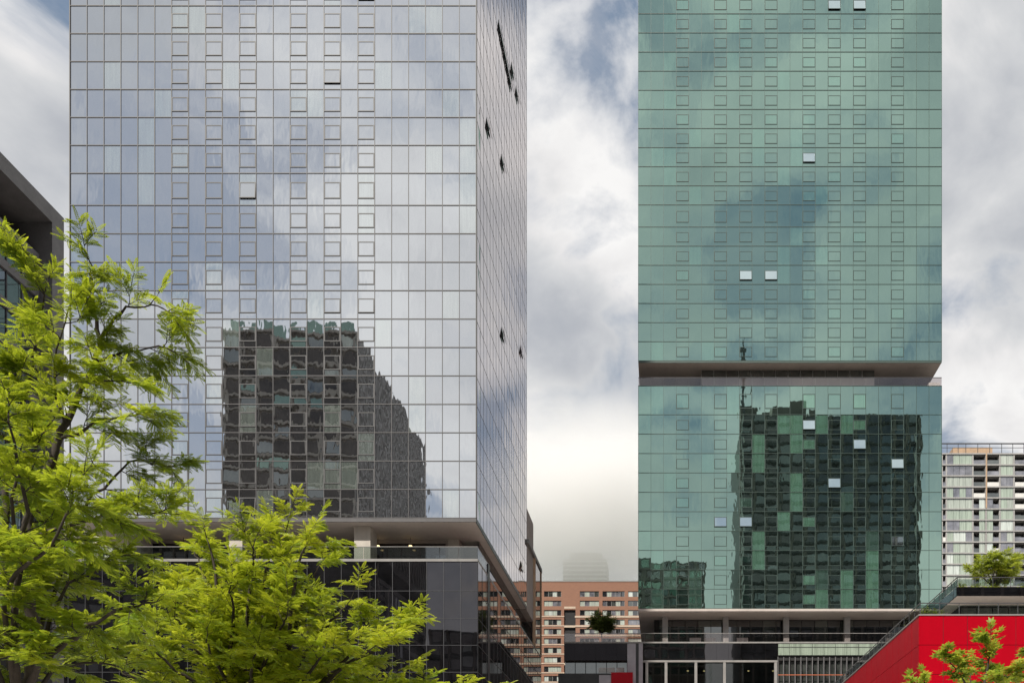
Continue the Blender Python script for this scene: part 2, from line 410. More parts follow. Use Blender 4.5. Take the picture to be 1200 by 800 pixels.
# soffit and terrace under the tower
boxpart('soffit', 'soffit', T, LX0 + .1, LX1 - .06, D1 + .05, LB - .25, ZB - .45, ZB - .06)
boxpart('fascia', 'silver_frame', T, LX0, LX1, D1 - .02, D1 + .045, ZB - .42, ZB - .055)
boxpart('side_fascia', 'dark_metal', T, LX1 - .05, LX1 + .02, D1 + .05, LB, ZB - .5, ZB - .055)
PT = PZ(654.5, D1)                                       # terrace floor
cz = ZB - .46
def lcol(px0, px1, dep, zt=None): return boxpart('column', 'stone', T, PX(px0, dep), PX(px1, dep), dep, dep + 2.2, PT + .003, cz)
lcol(415, 434, D1 + 1.2); lcol(525, 538, D1 + 5.2); lcol(150, 165, D1 + 2.5); lcol(268, 284, D1 + 1.2)
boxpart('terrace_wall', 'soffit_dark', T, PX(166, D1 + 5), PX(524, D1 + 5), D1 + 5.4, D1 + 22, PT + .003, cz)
tg = sharedbox('terrace_pane', 'black_glass', 2.02, .05, cz - PT - .55)
for px in [172 + 20.6 * i for i in range(17)]:
    put('terrace_pane', tg, (PX(px + 10, D1 + 5.3), D1 + 5.34, PT + .1), T)
lamp = MB(); lamp.tube([(0, 0, .0), (0, 0, -.08)], [.16, .2], 10)
lm = lamp.mesh('downlight', 'lamp_glow')
for px in (443, 481, 215, 330): put('downlight', lm, (PX(px, D1 + 4.6), D1 + 4.6, cz - .9), T); 
hang = sharedbox('lamp_rod', 'dark_metal', .04, .04, .92)
for px in (443, 481, 215, 330): put('lamp_rod', hang, (PX(px, D1 + 4.6), D1 + 4.6, cz - .92), T)
# podium
QX0, QX1, PBK = PX(60, D1), PX(560, D1), 140.0
boxpart('podium_body', 'interior', T, QX0 + .2, QX1 - .15, D1 + .25, PBK - .2, .13, PT - .3)
boxpart('terrace_slab', 'coping', T, QX0, QX1, D1 - .06, PBK, PT - .28, PT)
prow = [PZ(y, D1) for y in (655.5 + 2.6, 692, 724, 755.5, 787, 818)]
ncq = 25; cwq = (QX1 - QX0) / ncq
pm = {}
for r_ in range(5):
    h = prow[r_] - prow[r_ + 1]
    pm = [pane_mesh('podium_pane', cwq - .05, h - .05, 'black_glass', .0022) for _ in range(6)]
    for c in range(ncq):
        q = put('podium_pane', random.choice(pm), (QX0 + (c + .5) * cwq, D1 + .02, (prow[r_] + prow[r_ + 1]) / 2), T)
        q.rotation_euler = (random.gauss(0, .001), 0, random.gauss(0, .001))
low = MB()
zz0 = prow[5]
while zz0 > 3.2:
    for c in range(ncq): low.grid((QX0 + (c + .5) * cwq, D1 + .02, zz0 - 1.45), (1, 0, 0), (0, 0, 1), (0, -1, 0), cwq - .05, 2.85, .002, 3, 3, (-.002, 0, 0, random.uniform(-.001, .001), random.uniform(-.001, .001)))
    zz0 -= 2.9
low.build('podium_glazing', 'black_glass', T, True, True)
pmul = sharedbox('podium_mullion', 'dark_metal', .055, .06, PT - .3 - .13)
for c in range(ncq + 1): put('podium_mullion', pmul, (QX0 + c * cwq, D1 + .0, .13), T)
ptr = sharedbox('podium_transom', 'dark_metal', QX1 - QX0, .055, .05)
for z in prow[1:]: put('podium_transom', ptr, ((QX0 + QX1) / 2, D1 + .003, z - .025), T)
# podium side: glazed, mirrors the brick block; rises to the soffit behind the terrace corner
sideY0 = 97.7; SXW = QX1 - 1.1
g = MB(); fr = MB()
ny = 22; cy_ = (PBK - D1) / ny
zrows = [PT - .3] + prow[1:] + [prow[5] - 3 * i for i in range(1, 5)]
for i in range(ny):
    for j in range(len(zrows) - 1):
        a_, b_ = zrows[j + 1], zrows[j]
        g.grid((QX1, D1 + (i + .5) * cy_, (a_ + b_) / 2), (0, 1, 0), (0, 0, 1), (1, 0, 0), cy_, b_ - a_, .001, 3, 3, (-.0006, 0, 0, random.uniform(-.0008, .0008), random.uniform(-.0005, .0005)))
g.build('podium_side_glazing', 'side_glass', T, True, True)
for i in range(ny + 1): fr.box(QX1 - .02, QX1 + .03, D1 + i * cy_ - .03, D1 + i * cy_ + .03, .13, PT - .29)
for z in zrows[1:]: fr.box(QX1 - .02, QX1 + .028, D1, PBK, z - .03, z + .03)
fr.build('podium_side_grid', 'dark_metal', T, stuff=True)
boxpart('side_post', 'dark_metal', T, QX1 - .3, QX1 + .06, sideY0 - .5, sideY0 + .3, .13, PT + 1.2)
upper = MB()
nu_ = 14; cu = (LB - .3 - sideY0) / nu_
for i in range(nu_): upper.grid((SXW, sideY0 + (i + .5) * cu, (PT + cz) / 2), (0, 1, 0), (0, 0, 1), (1, 0, 0), cu - .06, cz - PT - .02, .001, 3, 3, (-.0005, 0, 0, random.uniform(-.0006, .0006), random.uniform(-.0004, .0004)))
upper.build('terrace_side_glazing', 'side_glass', T, True, True)
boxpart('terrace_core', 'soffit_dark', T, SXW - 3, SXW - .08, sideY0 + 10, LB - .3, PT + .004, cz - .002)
# glass balustrade round the terrace
RT = PZ(640.5, D1)
rb = sharedbox('rail_pane', 'rail_glass', 2.0, .03, RT - PT)
for i in range(int((QX1 - QX0) / 2.05)): put('rail_pane', rb, (QX1 - 1.06 - i * 2.05, D1 + .03, PT), T)
rs = MB().box(-.015, .015, -1.0, 1.0, 0, RT - PT).mesh('rail_pane', 'rail_glass')
for i in range(3): put('rail_pane', rs, (QX1 - .05, D1 + 1.1 + i * 2.05, PT), T)
boxpart('handrail', 'coping', T, QX0, QX1, D1 + .0, D1 + .07, RT, RT + .06)
boxpart('handrail', 'coping', T, QX1 - .09, QX1 - .02, D1 + .075, D1 + 6, RT, RT + .06)
# rear volumes behind the tower
boxpart('rear_block', 'soffit_dark', T, LX0 + 4, PX(625, 133), LB + .02, 133, ZB - .5, PZ(614, 133))
m = MB(); RX = QX1 - .02
boxpart('rear_wing', 'side_glass', T, LX0, RX, 133.02, 140.2, PT + .004, PZ(672, 140))
boxpart('rear_wing_front', 'side_glass', T, LX0 + 4, SXW - .1, LB + .1, 133, PT + .005, PZ(664, 133))
for y_ in (133.2, 139.9): boxpart('rear_frame', 'tan_wall', T, RX - .3, RX + .12, y_ - .25, y_ + .25, PT, PZ(671, 140) + .1)
boxpart('rear_cornice', 'coping', T, LX0, RX + .15, LB + .05, 140.4, PZ(671, 140) + .1, PZ(671, 140) + .7)

# ------------------------------------------------------------------ green glass tower
D2 = 131.0
GX0, GX1 = PX(748, D2), PX(1103.6, D2); GB = 166.0
G = thing('green_glass_tower', 'green glass tower split by an open terrace floor, on a dark podium', 'tower', ((GX0 + GX1) / 2, (D2 + GB) / 2, .13))
opsG = {3, 6, 8, 10, 13, 15, 17, 20}
zu = [PZ(422.5, D2)]
for k in range(23): zu.append(zu[-1] + (2.93 if k != 7 else 3.39))
zlow = [PZ(712.5, D2)]
for k in range(10): zlow.append(zlow[-1] + 2.972)
zlow.append(PZ(452, D2))
CURT = {(18, k) for k in (0, 1, 2, 4, 5, 6)} | {(12, k) for k in (5, 6, 8, 9)} | {(9, k) for k in (2, 3, 7, 8)} | {(16, k) for k in (0, 1, 9)} | {(14, 0), (14, 9), (11, 4), (19, 9), (11, 9)}
prng = random.Random(99)
def pickG(c, k, what, lower):
    h = prng.random()
    if what == 'open': return 'green_glass_open'
    if lower:
        if (c, k) in CURT or (what == 'window' and c in (13, 17) and h < .55): return 'green_glass_curtain'
        return 'green_glass_pale' if h < (.18 if c < 8 else .08) else 'green_glass'
    return 'green_glass_pale' if h < .16 else 'green_glass'
opU = {(8, 4): .10, (10, 4): .10, (13, 10): .10, (15, 18): .1, (17, 18): .1}
opL = {(13, 9): .12, (17, 8): .12, (20, 7): .12, (15, 6): .12, (6, 4): .10, (8, 4): .12, (20, 3): .09}
cnt = [0]
def partU(c, k, n): return 0 <= k < 18 and n < 180 and (c + k) % 3 != 0 or False
def partU2(c, k, n): return k < 18 and n < 175
def partL(c, k, n): return n < 125
curtain_wall(G, GX0, GX1, 24, zu, D2, opsG, 'green_glass', 'green_frame', 'green_frame', .0014, opU, lambda c, k, w: pickG(c, k, w, False), partU2, .045, .055, False)
curtain_wall(G, GX0, GX1, 24, zlow, D2, opsG, 'green_glass', 'green_frame', 'green_frame', .0014, opL, lambda c, k, w: pickG(c, k, w, True), partL, .045, .055, False)
for za, zb in ((zu[0], zu[-1]), (zlow[0], zlow[-1])):
    boxpart('core', 'interior', G, GX0 + .2, GX1 - .2, D2 + .25, GB - .1, za + .05, zb - .05)
    boxpart('end_wall', 'green_glass', G, GX0 - .02, GX0 + .12, D2 + .06, GB, za, zb)
    boxpart('end_wall', 'green_glass', G, GX1 - .12, GX1 + .02, D2 + .06, GB, za, zb)
    boxpart('rear_wall', 'green_frame', G, GX0 + .13, GX1 - .13, GB - .09, GB, za, zb)
boxpart('roof_slab', 'coping', G, GX0 - .1, GX1 + .1, D2 - .1, GB + .1, zu[-1] + .05, zu[-1] + .8)
# open terrace floor
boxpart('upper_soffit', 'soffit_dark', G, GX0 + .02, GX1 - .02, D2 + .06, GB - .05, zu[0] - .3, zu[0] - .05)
boxpart('upper_fascia', 'green_frame', G, GX0, GX1, D2 - .02, D2 + .055, zu[0] - .32, zu[0] - .06)
tz = zlow[-1]
boxpart('terrace_floor', 'coping', G, GX0, GX1, D2 + .06, GB - .05, tz - .12, tz - .01)
CX0, CX1 = PX(822, D2 + 2), PX(1025, D2 + 2)
boxpart('terrace_wall', 'white_paint', G, CX0, CX1, D2 + 2.2, GB - 6, tz, zu[0] - .31)
gp = sharedbox('terrace_pane', 'smoky_glass', 1.84, .06, 1.02)
for i in range(14): put('terrace_pane', gp, (CX0 + .98 + i * 1.93, D2 + 2.15, zu[0] - 1.36), G)
gp2 = sharedbox('terrace_panel', 'white_paint', 1.84, .05, 2.3)
for i in range(14): put('terrace_panel', gp2, (CX0 + .98 + i * 1.93, D2 + 2.16, tz + .02), G)
gcol = sharedbox('terrace_column', 'concrete', .8, .8, zu[0] - .3 - tz)
for px in (765, 800, 1050, 1085): put('terrace_column', gcol, (PX(px, D2 + 12), D2 + 13, tz), G)
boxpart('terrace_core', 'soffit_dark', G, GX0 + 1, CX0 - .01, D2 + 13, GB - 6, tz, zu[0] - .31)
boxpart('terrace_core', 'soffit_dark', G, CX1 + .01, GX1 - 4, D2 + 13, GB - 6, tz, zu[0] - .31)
grz = PZ(443, D2)
gr = sharedbox('terrace_rail_pane', 'rail_glass_warm', (GX1 - GX0) / 24 - .03, .03, grz - tz)
for i in range(24): put('terrace_rail_pane', gr, (GX0 + (i + .5) * (GX1 - GX0) / 24, D2 + .02, tz + .05), G)
boxpart('terrace_handrail', 'dark_metal', G, GX0, GX1, D2 - .01, D2 + .06, grz + .05, grz + .14)
boxpart('roof_hatch', 'white_paint', G, PX(1088, D2 + 1), PX(1101, D2 + 1), D2 + .8, D2 + 2.2, tz + .0, tz + .95)
# colonnade under the tower
gs = zlow[0]
boxpart('lower_soffit', 'soffit', G, GX0 + .02, GX1 - .02, D2 + .02, GB - .05, gs - .55, gs - .05)
boxpart('lower_fascia', 'soffit', G, GX0, GX1, D2 - .08, D2 + .015, gs - .42, gs - .07)
gt = PZ(751.5, D2)
cm = sharedbox('column', 'concrete', .86, .86, gs - .55 - gt)
for px in (779.5, 850.5, 921.5, 993, 1064): put('column', cm, (PX(px, D2 + 2.6), D2 + 3.0, gt), G)
boxpart('lobby_wall', 'interior', G, GX0 + 2.4, GX1 - 3, D2 + 4.6, GB - 4, gt + .003, gs - .56)
lp = [sharedbox('lobby_pane', mt, 1.98, .06, gs - gt - .75) for mt in ('dark_glass', 'smoky_glass', 'dark_glass')]
for i in range(19): put('lobby_pane', random.choice(lp), (GX0 + 4.2 + i * 2.06, D2 + 4.52, gt + .08), G)
blob = sharedbox('room_blind', 'pale_panel', 1.8, .03, .8)
for px in (832, 815, 870): put('room_blind', blob, (PX(px, D2 + 4.4), D2 + 4.47, gt + .9), G)
rz = PZ(742, D2)
AX0 = PX(661, D2)
nr = 33; rwid = (GX1 - AX0) / nr
gr2 = sharedbox('podium_rail_pane', 'rail_glass_warm', rwid - .04, .03, rz - gt)
for i in range(nr): put('podium_rail_pane', gr2, (AX0 + (i + .5) * rwid, D2 - .02, gt + .02), G)
boxpart('podium_handrail', 'coping', G, AX0, GX1, D2 - .06, D2 + .02, rz + .02, rz + .09)
boxpart('podium_floor', 'coping', G, AX0, GX1, D2 - .05, GB, gt - .22, gt)
zb1 = PZ(773, D2)
# black glass band, pale band, storefront
bx0, bx1 = PX(753.5, D2), PX(911, D2)
nb = 11; bw = (bx1 - bx0) / nb
for i in range(nb):
    bm = pane_mesh('band_pane', bw - .02, gt - .22 - zb1, 'black_glass', .002)
    put('band_pane', bm, (bx0 + (i + .5) * bw, D2 + .03, (gt - .22 + zb1) / 2), G)
boxpart('band_panel', 'lilac_panel', G, PX(748.5, D2), bx0 - .03, D2, D2 + .3, .13, gt - .22)
boxpart('podium_core', 'interior', G, PX(735, D2), GX1 - 1, D2 + 5.5, GB - .2, .13, gt - .24)
boxpart('podium_backing', 'interior', G, bx0, GX1 - 1, D2 + .3, D2 + 5.4, zb1 + .02, gt - .24)
boxpart('storefront_lintel', 'coping', G, bx0, bx1, D2 - .02, D2 + .25, zb1 - .3, zb1)
sm = sharedbox('storefront_post', 'coping', .42, .3, zb1 - .3 - .13)
for px in (758, 780.5, 815.5, 849, 909): put('storefront_post', sm, (PX(px, D2), D2 + .15, .13), G)
sgm = sharedbox('storefront_pane', 'shop_glass', 2.7, .03, 9)
for px in (769, 788.5, 806.5, 824.5, 841, 860, 881, 899): put('storefront_pane', sgm, (PX(px, D2), D2 + .45, zb1 - 9.4), G)
boxpart('shop_floor', 'concrete', G, bx0, bx1, D2 + .5, D2 + 5.4, zb1 - 5.2, zb1 - 4.9)
for px in (791, 842, 867, 895):
    boxpart('counter', 'tan_wall', G, PX(px, D2 + 2), PX(px + 11, D2 + 2), D2 + 2, D2 + 3, zb1 - 4.9, zb1 - 3.3)
lb = MB().tube([(0, 0, 0), (0, 0, -.06)], [.12, .16], 8).mesh('shop_lamp', 'lamp_glow')
lr = sharedbox('shop_lamp_rod', 'dark_metal', .04, .04, 1.2)
for px in (806, 825, 877, 906):
    put('shop_lamp', lb, (PX(px, D2 + 3), D2 + 3, zb1 - 1.0), G); put('shop_lamp_rod', lr, (PX(px, D2 + 3), D2 + 3, zb1 - 1.0), G)
# right of the storefront: pale spandrel glass over dark fins
px0, px1 = bx1 + .1, PX(1060, D2); npn = 11; pw = (px1 - px0) / npn
zsp = PZ(767, D2)
for i in range(npn):
    a = put('spandrel_pane', sharedbox('spandrel_pane', 'pale_green_pane', pw - .06, .05, gt - .24 - zsp), (px0 + (i + .5) * pw, D2 + .05, zsp), G) if i == 0 else put('spandrel_pane', a.data, (px0 + (i + .5) * pw, D2 + .05, zsp), G)
boxpart('spandrel_bar', 'dark_metal', G, px0, px1, D2 - .02, D2 + .02, gt - .85, gt - .78)
fm = sharedbox('fin', 'grey_metal', .10, .5, zsp - .4)
for i in range(npn * 2 + 1): put('fin', fm, (px0 + i * pw / 2, D2 + .3, .13), G)
boxpart('fin_backing', 'smoky_glass', G, px0, px1, D2 + .7, D2 + .8, .13, zsp)
boxpart('floor_line', 'orange_rail', G, px0, px1, D2 + .01, D2 + .045, PZ(790.5, D2), PZ(789.7, D2))
# annex left of the podium
AXE = PX(735, D2)
na = 6; aw = (AXE - AX0) / na
for i in range(na):
    bm = pane_mesh('annex_pane', aw - .02, gt - .22 - zb1, 'black_band', .002)
    put('annex_pane', bm, (AX0 + (i + .5) * aw, D2 + .03, (gt - .22 + zb1) / 2), G)
boxpart('annex_panel', 'lilac_panel', G, AXE + .02, PX(745, D2), D2 + .01, D2 + .3, .13, gt - .24)
boxpart('annex_panel', 'black_wall', G, PX(745, D2), PX(748.5, D2) - .02, D2 + .05, D2 + .3, .13, gt - .24)
boxpart('annex_core', 'interior', G, AX0 + .1, PX(748, D2), D2 + 2.5, D2 + 16, .13, gt - .24)
boxpart('annex_lintel', 'interior', G, AX0 + .05, AXE, D2 + .1, D2 + 2.45, zb1, gt - .25)
ag = sharedbox('annex_window', 'smoky_glass', aw - .1, .05, 1.9)
for i in range(na): put('annex_window', ag, (AX0 + (i + .5) * aw, D2 + 1.0, zb1 - 1.95), G)
wt = sharedbox('annex_blind', 'white_paint', 1.2, .03, .8)
for px in (706, 716, 727): put('annex_blind', wt, (PX(px, D2 + .9), D2 + .96, zb1 - 1.75), G)
boxpart('annex_base', 'black_wall', G, PX(655, D2), PX(716, D2), D2 - 1.0, D2 + 2.4, .13, PZ(790, D2))
boxpart('annex_base', 'lilac_panel', G, PX(702, D2 - 1.1), PX(716, D2 - 1.1), D2 - 1.15, D2 - 1.05, .13, PZ(790.5, D2 - 1.1))
boxpart('red_panel', 'red_paint', G, PX(716.3, D2 - 1), PX(741.5, D2 - 1), D2 - 1.2, D2 + .9, .13, PZ(789, D2))

# ------------------------------------------------------------------ red pavilion with roof terraces
D3 = 75.0
RX0 = PX(1077, D3); RTZ = PZ(720.5, D3); RB = 116.0; RX1 = 58.0
Rr = thing('red_pavilion', 'glossy red panelled pavilion with railed roof terraces beside the green tower', 'building', ((RX0 + RX1) / 2, 90, .13))
boxpart('body', 'black_wall', Rr, RX0 + .06, RX1, D3 + .06, RB, .13, RTZ - .04)
pwid, phei = 2.13, 2.58
rp = sharedbox('red_panel', 'red_paint', pwid - .04, .05, phei - .04)
rq = MB().box(-.025, .025, -pwid / 2 + .02, pwid / 2 - .02, 0, phei - .04).mesh('red_panel', 'red_paint')
for j in range(8):
    for i in range(9):
        o = put('red_panel', rp, (RX0 + (i + .5) * pwid, D3 + .025, RTZ - (j + 1) * phei), Rr); o.rotation_euler = (random.gauss(0, .0015), 0, random.gauss(0, .0015))
    for i in range(19):
        o = put('red_panel', rq, (RX0 + .025, D3 + .06 + (i + .5) * pwid, RTZ - (j + 1) * phei), Rr); o.rotation_euler = (0, random.gauss(0, .0015), random.gauss(0, .0015))
boxpart('coping', 'coping', Rr, RX0 - .06, RX1, D3 - .06, D3 + .5, RTZ - .02, RTZ + .09)
boxpart('coping', 'coping', Rr, RX0 - .06, RX0 + .5, D3 + .5, RB, RTZ - .02, RTZ + .09)
boxpart('roof_deck', 'paving', Rr, RX0 + .5, RX1, D3 + .5, RB, RTZ - .03, RTZ + .02)
def railing(x0, x1, y, z, h, step, par, glassmat='rail_glass'):
    n = max(1, int(abs(x1 - x0) / step)); s = (x1 - x0) / n
    pm_ = sharedbox('rail_post', 'dark_metal', .05, .05, h); gm_ = sharedbox('rail_pane', glassmat, s - .1, .02, h - .25)
    for i in range(n + 1): put('rail_post', pm_, (x0 + i * s, y, z), par)
    for i in range(n): put('rail_pane', gm_, (x0 + (i + .5) * s, y, z + .12), par)
    boxpart('handrail', 'dark_metal', par, x0 - .03, x1 + .03, y - .035, y + .035, z + h, z + h + .07)
def railing_y(x, y0, y1, z, h, step, par, glassmat='rail_glass'):
    n = max(1, int(abs(y1 - y0) / step)); s = (y1 - y0) / n
    pm_ = sharedbox('rail_post', 'dark_metal', .05, .05, h); gm_ = sharedbox('rail_pane', glassmat, .02, s - .1, h - .25)
    for i in range(1, n + 1): put('rail_post', pm_, (x, y0 + i * s, z), par)
    for i in range(n): put('rail_pane', gm_, (x, y0 + (i + .5) * s, z + .12), par)
    boxpart('handrail', 'dark_metal', par, x - .035, x + .035, y0 + .05, y1, z + h, z + h + .07)
railing(RX0 + .15, RX0 + 26, D3 + .2, RTZ + .09, 1.0, 1.62, Rr)
railing_y(RX0 + .15, D3 + .2, RB - 1, RTZ + .09, 1.0, 1.62, Rr)
# upper tier
D4 = 82.0; UX = PX(1121, D4); uz0, uz1 = PZ(697.5, D4), PZ(687.5, D4)
boxpart('canopy_fascia', 'black_glass', Rr, UX, RX1, D4, D4 + .12, uz0, uz1)
boxpart('canopy_side', 'blue_glass', Rr, UX, UX + .1, D4 + .125, 112, uz0, uz1)
boxpart('canopy_deck', 'soffit', Rr, UX + .11, RX1, D4 + .125, 112, uz0 + .003, uz1 - .02)
boxpart('pavilion_wall', 'interior', Rr, UX + 1.6, RX1, D4 + 3.6, 110, RTZ + .025, uz0)
gl = sharedbox('pavilion_pane', 'smoky_glass', 1.5, .05, uz0 - RTZ - .3)
for i in range(16): put('pavilion_pane', gl, (UX + 2.4 + i * 1.6, D4 + 3.5, RTZ + .1), Rr)
railing(UX + .1, UX + 24, D4 + .08, uz1 + .005, .92, 1.7, Rr)
railing_y(UX + .1, D4 + .08, 110, uz1 + .005, .92, 1.7, Rr, 'rail_glass')

# ------------------------------------------------------------------ grey office block at the left edge
D5 = 62.0; BXF = PX(75, D5)
Bx = thing('grey_office_block', 'dark grey office block with a deep projecting roof frame and banded windows', 'building', (-54, 44, .13))
ftop = PZ(256, D5); FX = BXF - 1.0; BL = -66; BN = 24
boxpart('roof_frame', 'grey_metal', Bx, BL, BXF, BN, D5, ftop - 1.15, ftop)
boxpart('end_fin', 'grey_metal', Bx, BL, BXF, D5 - 1.2, D5 - .01, .13, ftop - 1.155)
boxpart('core', 'interior', Bx, BL, FX - 3.2, BN + .5, D5 - 1.3, .13, ftop - 1.16)
z = ftop - 3.5
boxpart('core_front', 'interior', Bx, FX - 3.2, FX - .12, BN + .5, D5 - 1.3, .13, z - .1)
bandm = MB().box(-.06, .16, -18, 18, 0, .6).mesh('spandrel', 'grey_metal')
gpm = MB().box(-.03, .03, -.68, .68, 0, 1.95).mesh('pane', 'blue_glass')
mulm = MB().box(-.05, .07, -.04, .04, 0, 1.95).mesh('mullion', 'dark_metal')
k = 0
while z > 8:
    put('spandrel', bandm, (FX, 42.7, z - .6), Bx)
    if k < 9:
        for i in range(16):
            y_ = D5 - 2.1 - i * 1.4
            put('pane', gpm, (FX - .02, y_, z - 2.55), Bx); put('mullion', mulm, (FX, y_ - .7, z - 2.55), Bx)
    z -= 2.55; k += 1
for y_ in (56.8, 49.5, 42): boxpart('column', 'concrete', Bx, FX - .7, FX - .15, y_ - .32, y_ + .32, ftop - 3.6, ftop - 1.16)
for y_ in (55.6, 51, 46.5): boxpart('pier', 'concrete', Bx, FX + .18, FX + .45, y_ - .22, y_ + .22, .13, ftop - 4.0)

# ------------------------------------------------------------------ brick apartment block
D6 = 256.0
K = thing('brick_apartment_block', 'red brick apartment block with pale floor bands and strip windows', 'building', (PX(740, D6), D6 + 9, 0))
bx0_, bx1_ = PX(560, D6), PX(880, D6)
Lp = 2.816
rows = [(PZ(692.3 + 11 * k, D6), PZ(698.8 + 11 * k, D6)) for k in range(27)]
wcols = [(564, 584), (588, 609), (613, 634), (637.5, 657.7), (679.5, 702), (706, 732), (736, 758), (762, 784), (788, 810), (814, 836), (840, 862)]
boxpart('body', 'interior', K, bx0_ + .3, bx1_ - .3, D6 + .55, D6 + 18, 0, PZ(682, D6))
w = MB(); top = PZ(681.2, D6)
w.box(bx0_, bx1_, D6, D6 + .5, rows[0][0], top)
recess = (PX(661, D6), PX(674.5, D6)); rec_top = PZ(714, D6)
for k in range(27):
    zt_, zb_ = rows[k]; nz = rows[k + 1][0] if k < 26 else 0
    edges = [bx0_] + [PX(e, D6) for c in wcols for e in c] + [bx1_]
    for i in range(0, len(edges), 2):
        a_, b_ = edges[i], edges[i + 1]
        if a_ < recess[0] < b_ and k >= 2:
            w.box(a_, recess[0], D6, D6 + .5, zb_, zt_); w.box(recess[1], b_, D6, D6 + .5, zb_, zt_)
        else: w.box(a_, b_, D6, D6 + .5, zb_, zt_)
    if k >= 2: w.box(bx0_, recess[0], D6, D6 + .5, nz, zb_); w.box(recess[1], bx1_, D6, D6 + .5, nz, zb_)
    elif k == 1: w.box(bx0_, bx1_, D6, D6 + .5, rec_top, zb_); w.box(bx0_, recess[0], D6, D6 + .5, nz, rec_top); w.box(recess[1], bx1_, D6, D6 + .5, nz, rec_top)
    else: w.box(bx0_, bx1_, D6, D6 + .5, nz, zb_)
w.build('wall', 'brick', K)
boxpart('coping', 'coping', K, bx0_ - .1, bx1_ + .1, D6 - .1, D6 + .6, top, top + .25)
for k in range(1, 12):
    zb_ = rows[k][1]
    if k >= 2:
        boxpart('floor_band', 'band', K, recess[1] - .2, bx1_, D6 - .14, D6 - .003, zb_ - .62, zb_ - .1)
        boxpart('floor_band', 'band', K, bx0_, recess[0] + .1, D6 - .10, D6 - .003, zb_ - .40, zb_ - .12)
    if k % 2 == 1: boxpart('recess_slab', 'band', K, recess[0] + .02, recess[1] - .02, D6 - .06, D6 + .52, PZ(733.5 + 11 * (k - 3), D6) - .3, PZ(733.5 + 11 * (k - 3), D6) + .3)
winm = {}
for (a, b) in wcols:
    xa, xb = PX(a, D6), PX(b, D6); ww = xb - xa; np_ = max(3, round(ww / 1.3)); pwd = ww / np_
    hh = rows[0][0] - rows[0][1]
    fm_ = MB()
    fm_.box(-ww / 2 + .003, ww / 2 - .003, -.06, .06, 0, .08); fm_.box(-ww / 2 + .003, ww / 2 - .003, -.06, .06, hh - .08, hh - .003)
    for i in range(np_ + 1): fm_.box(-ww / 2 + i * pwd - .05 + (.053 if i == 0 else 0) - (.053 if i == np_ else 0), -ww / 2 + i * pwd + .05 - (.053 if i == np_ else 0) + (.053 if i == 0 else 0), -.055, .055, .085, hh - .085)
    fme = fm_.mesh('window', 'coping'); pme = sharedbox('pane', 'dark_glass', pwd - .1, .04, hh - .17)
    for k in range(11):
        o = put('window', fme, ((xa + xb) / 2, D6 + .25, rows[k][1]), K)
        for i in range(np_):
            mt = random.choices(['dark_glass', 'grey_pane', 'curtain_pane', 'bright_pane', 'smoky_glass'], [3, 2.2, 3, 1.3, 1.5])[0]
            put('pane', pme, (xa + (i + .5) * pwd, D6 + .26, rows[k][1] + .085), o, mt)

# ------------------------------------------------------------------ pale apartment tower at the right edge
D7 = 217.0
A = thing('pale_apartment_tower', 'pale apartment tower with stacked balconies and mixed green and grey panes', 'building', (PX(1160, D7), D7 + 9, 0))
ax0, ax1 = PX(1088, D7), PX(1262, D7)
fl = 2.80; atop = PZ(531, D7); nfl = 16
levels = [atop - fl * k for k in range(nfl + 1)]
boxpart('body', 'grey_metal', A, ax0, ax1, D7 + 1.7, D7 + 18, 0, atop - .05)
bays = [(1088, 1104, 'w'), (1104, 1109, 'b'), (1109, 1140, 'w'), (1140, 1155, 'b'), (1156, 1171.5, 'b'), (1172, 1188, 'w'), (1188.5, 1203, 'b'), (1203.5, 1219, 'b'), (1219.5, 1250, 'w'), (1250.5, 1262, 'b')]
slabm = sharedbox('floor_slab', 'concrete', ax1 - ax0, 1.9, .30)
for k in range(nfl + 1): put('floor_slab', slabm, ((ax0 + ax1) / 2, D7 + .75, levels[k] - .30), A)
pier = sharedbox('pier', 'concrete', .35, 1.75, atop - .35)
for px in (1104, 1109, 1140, 1155.5, 1171.7, 1188.2, 1203.2, 1219.2, 1250.2): put('pier', pier, (PX(px, D7), D7 + .83, 0), A)
boxpart('tan_pier', 'tan_wall', A, PX(1154.8, D7), PX(1156.4, D7), D7 - .25, D7 - .21, levels[5], levels[0])
choices = ['pale_green_pane', 'grey_pane', 'bright_pane', 'curtain_pane']
pcache = {}
def apane(wd, h):
    key = (round(wd, 2), round(h, 2))
    if key not in pcache: pcache[key] = sharedbox('window', 'pale_green_pane', wd - .07, .08, h)
    return pcache[key]
railm = {}
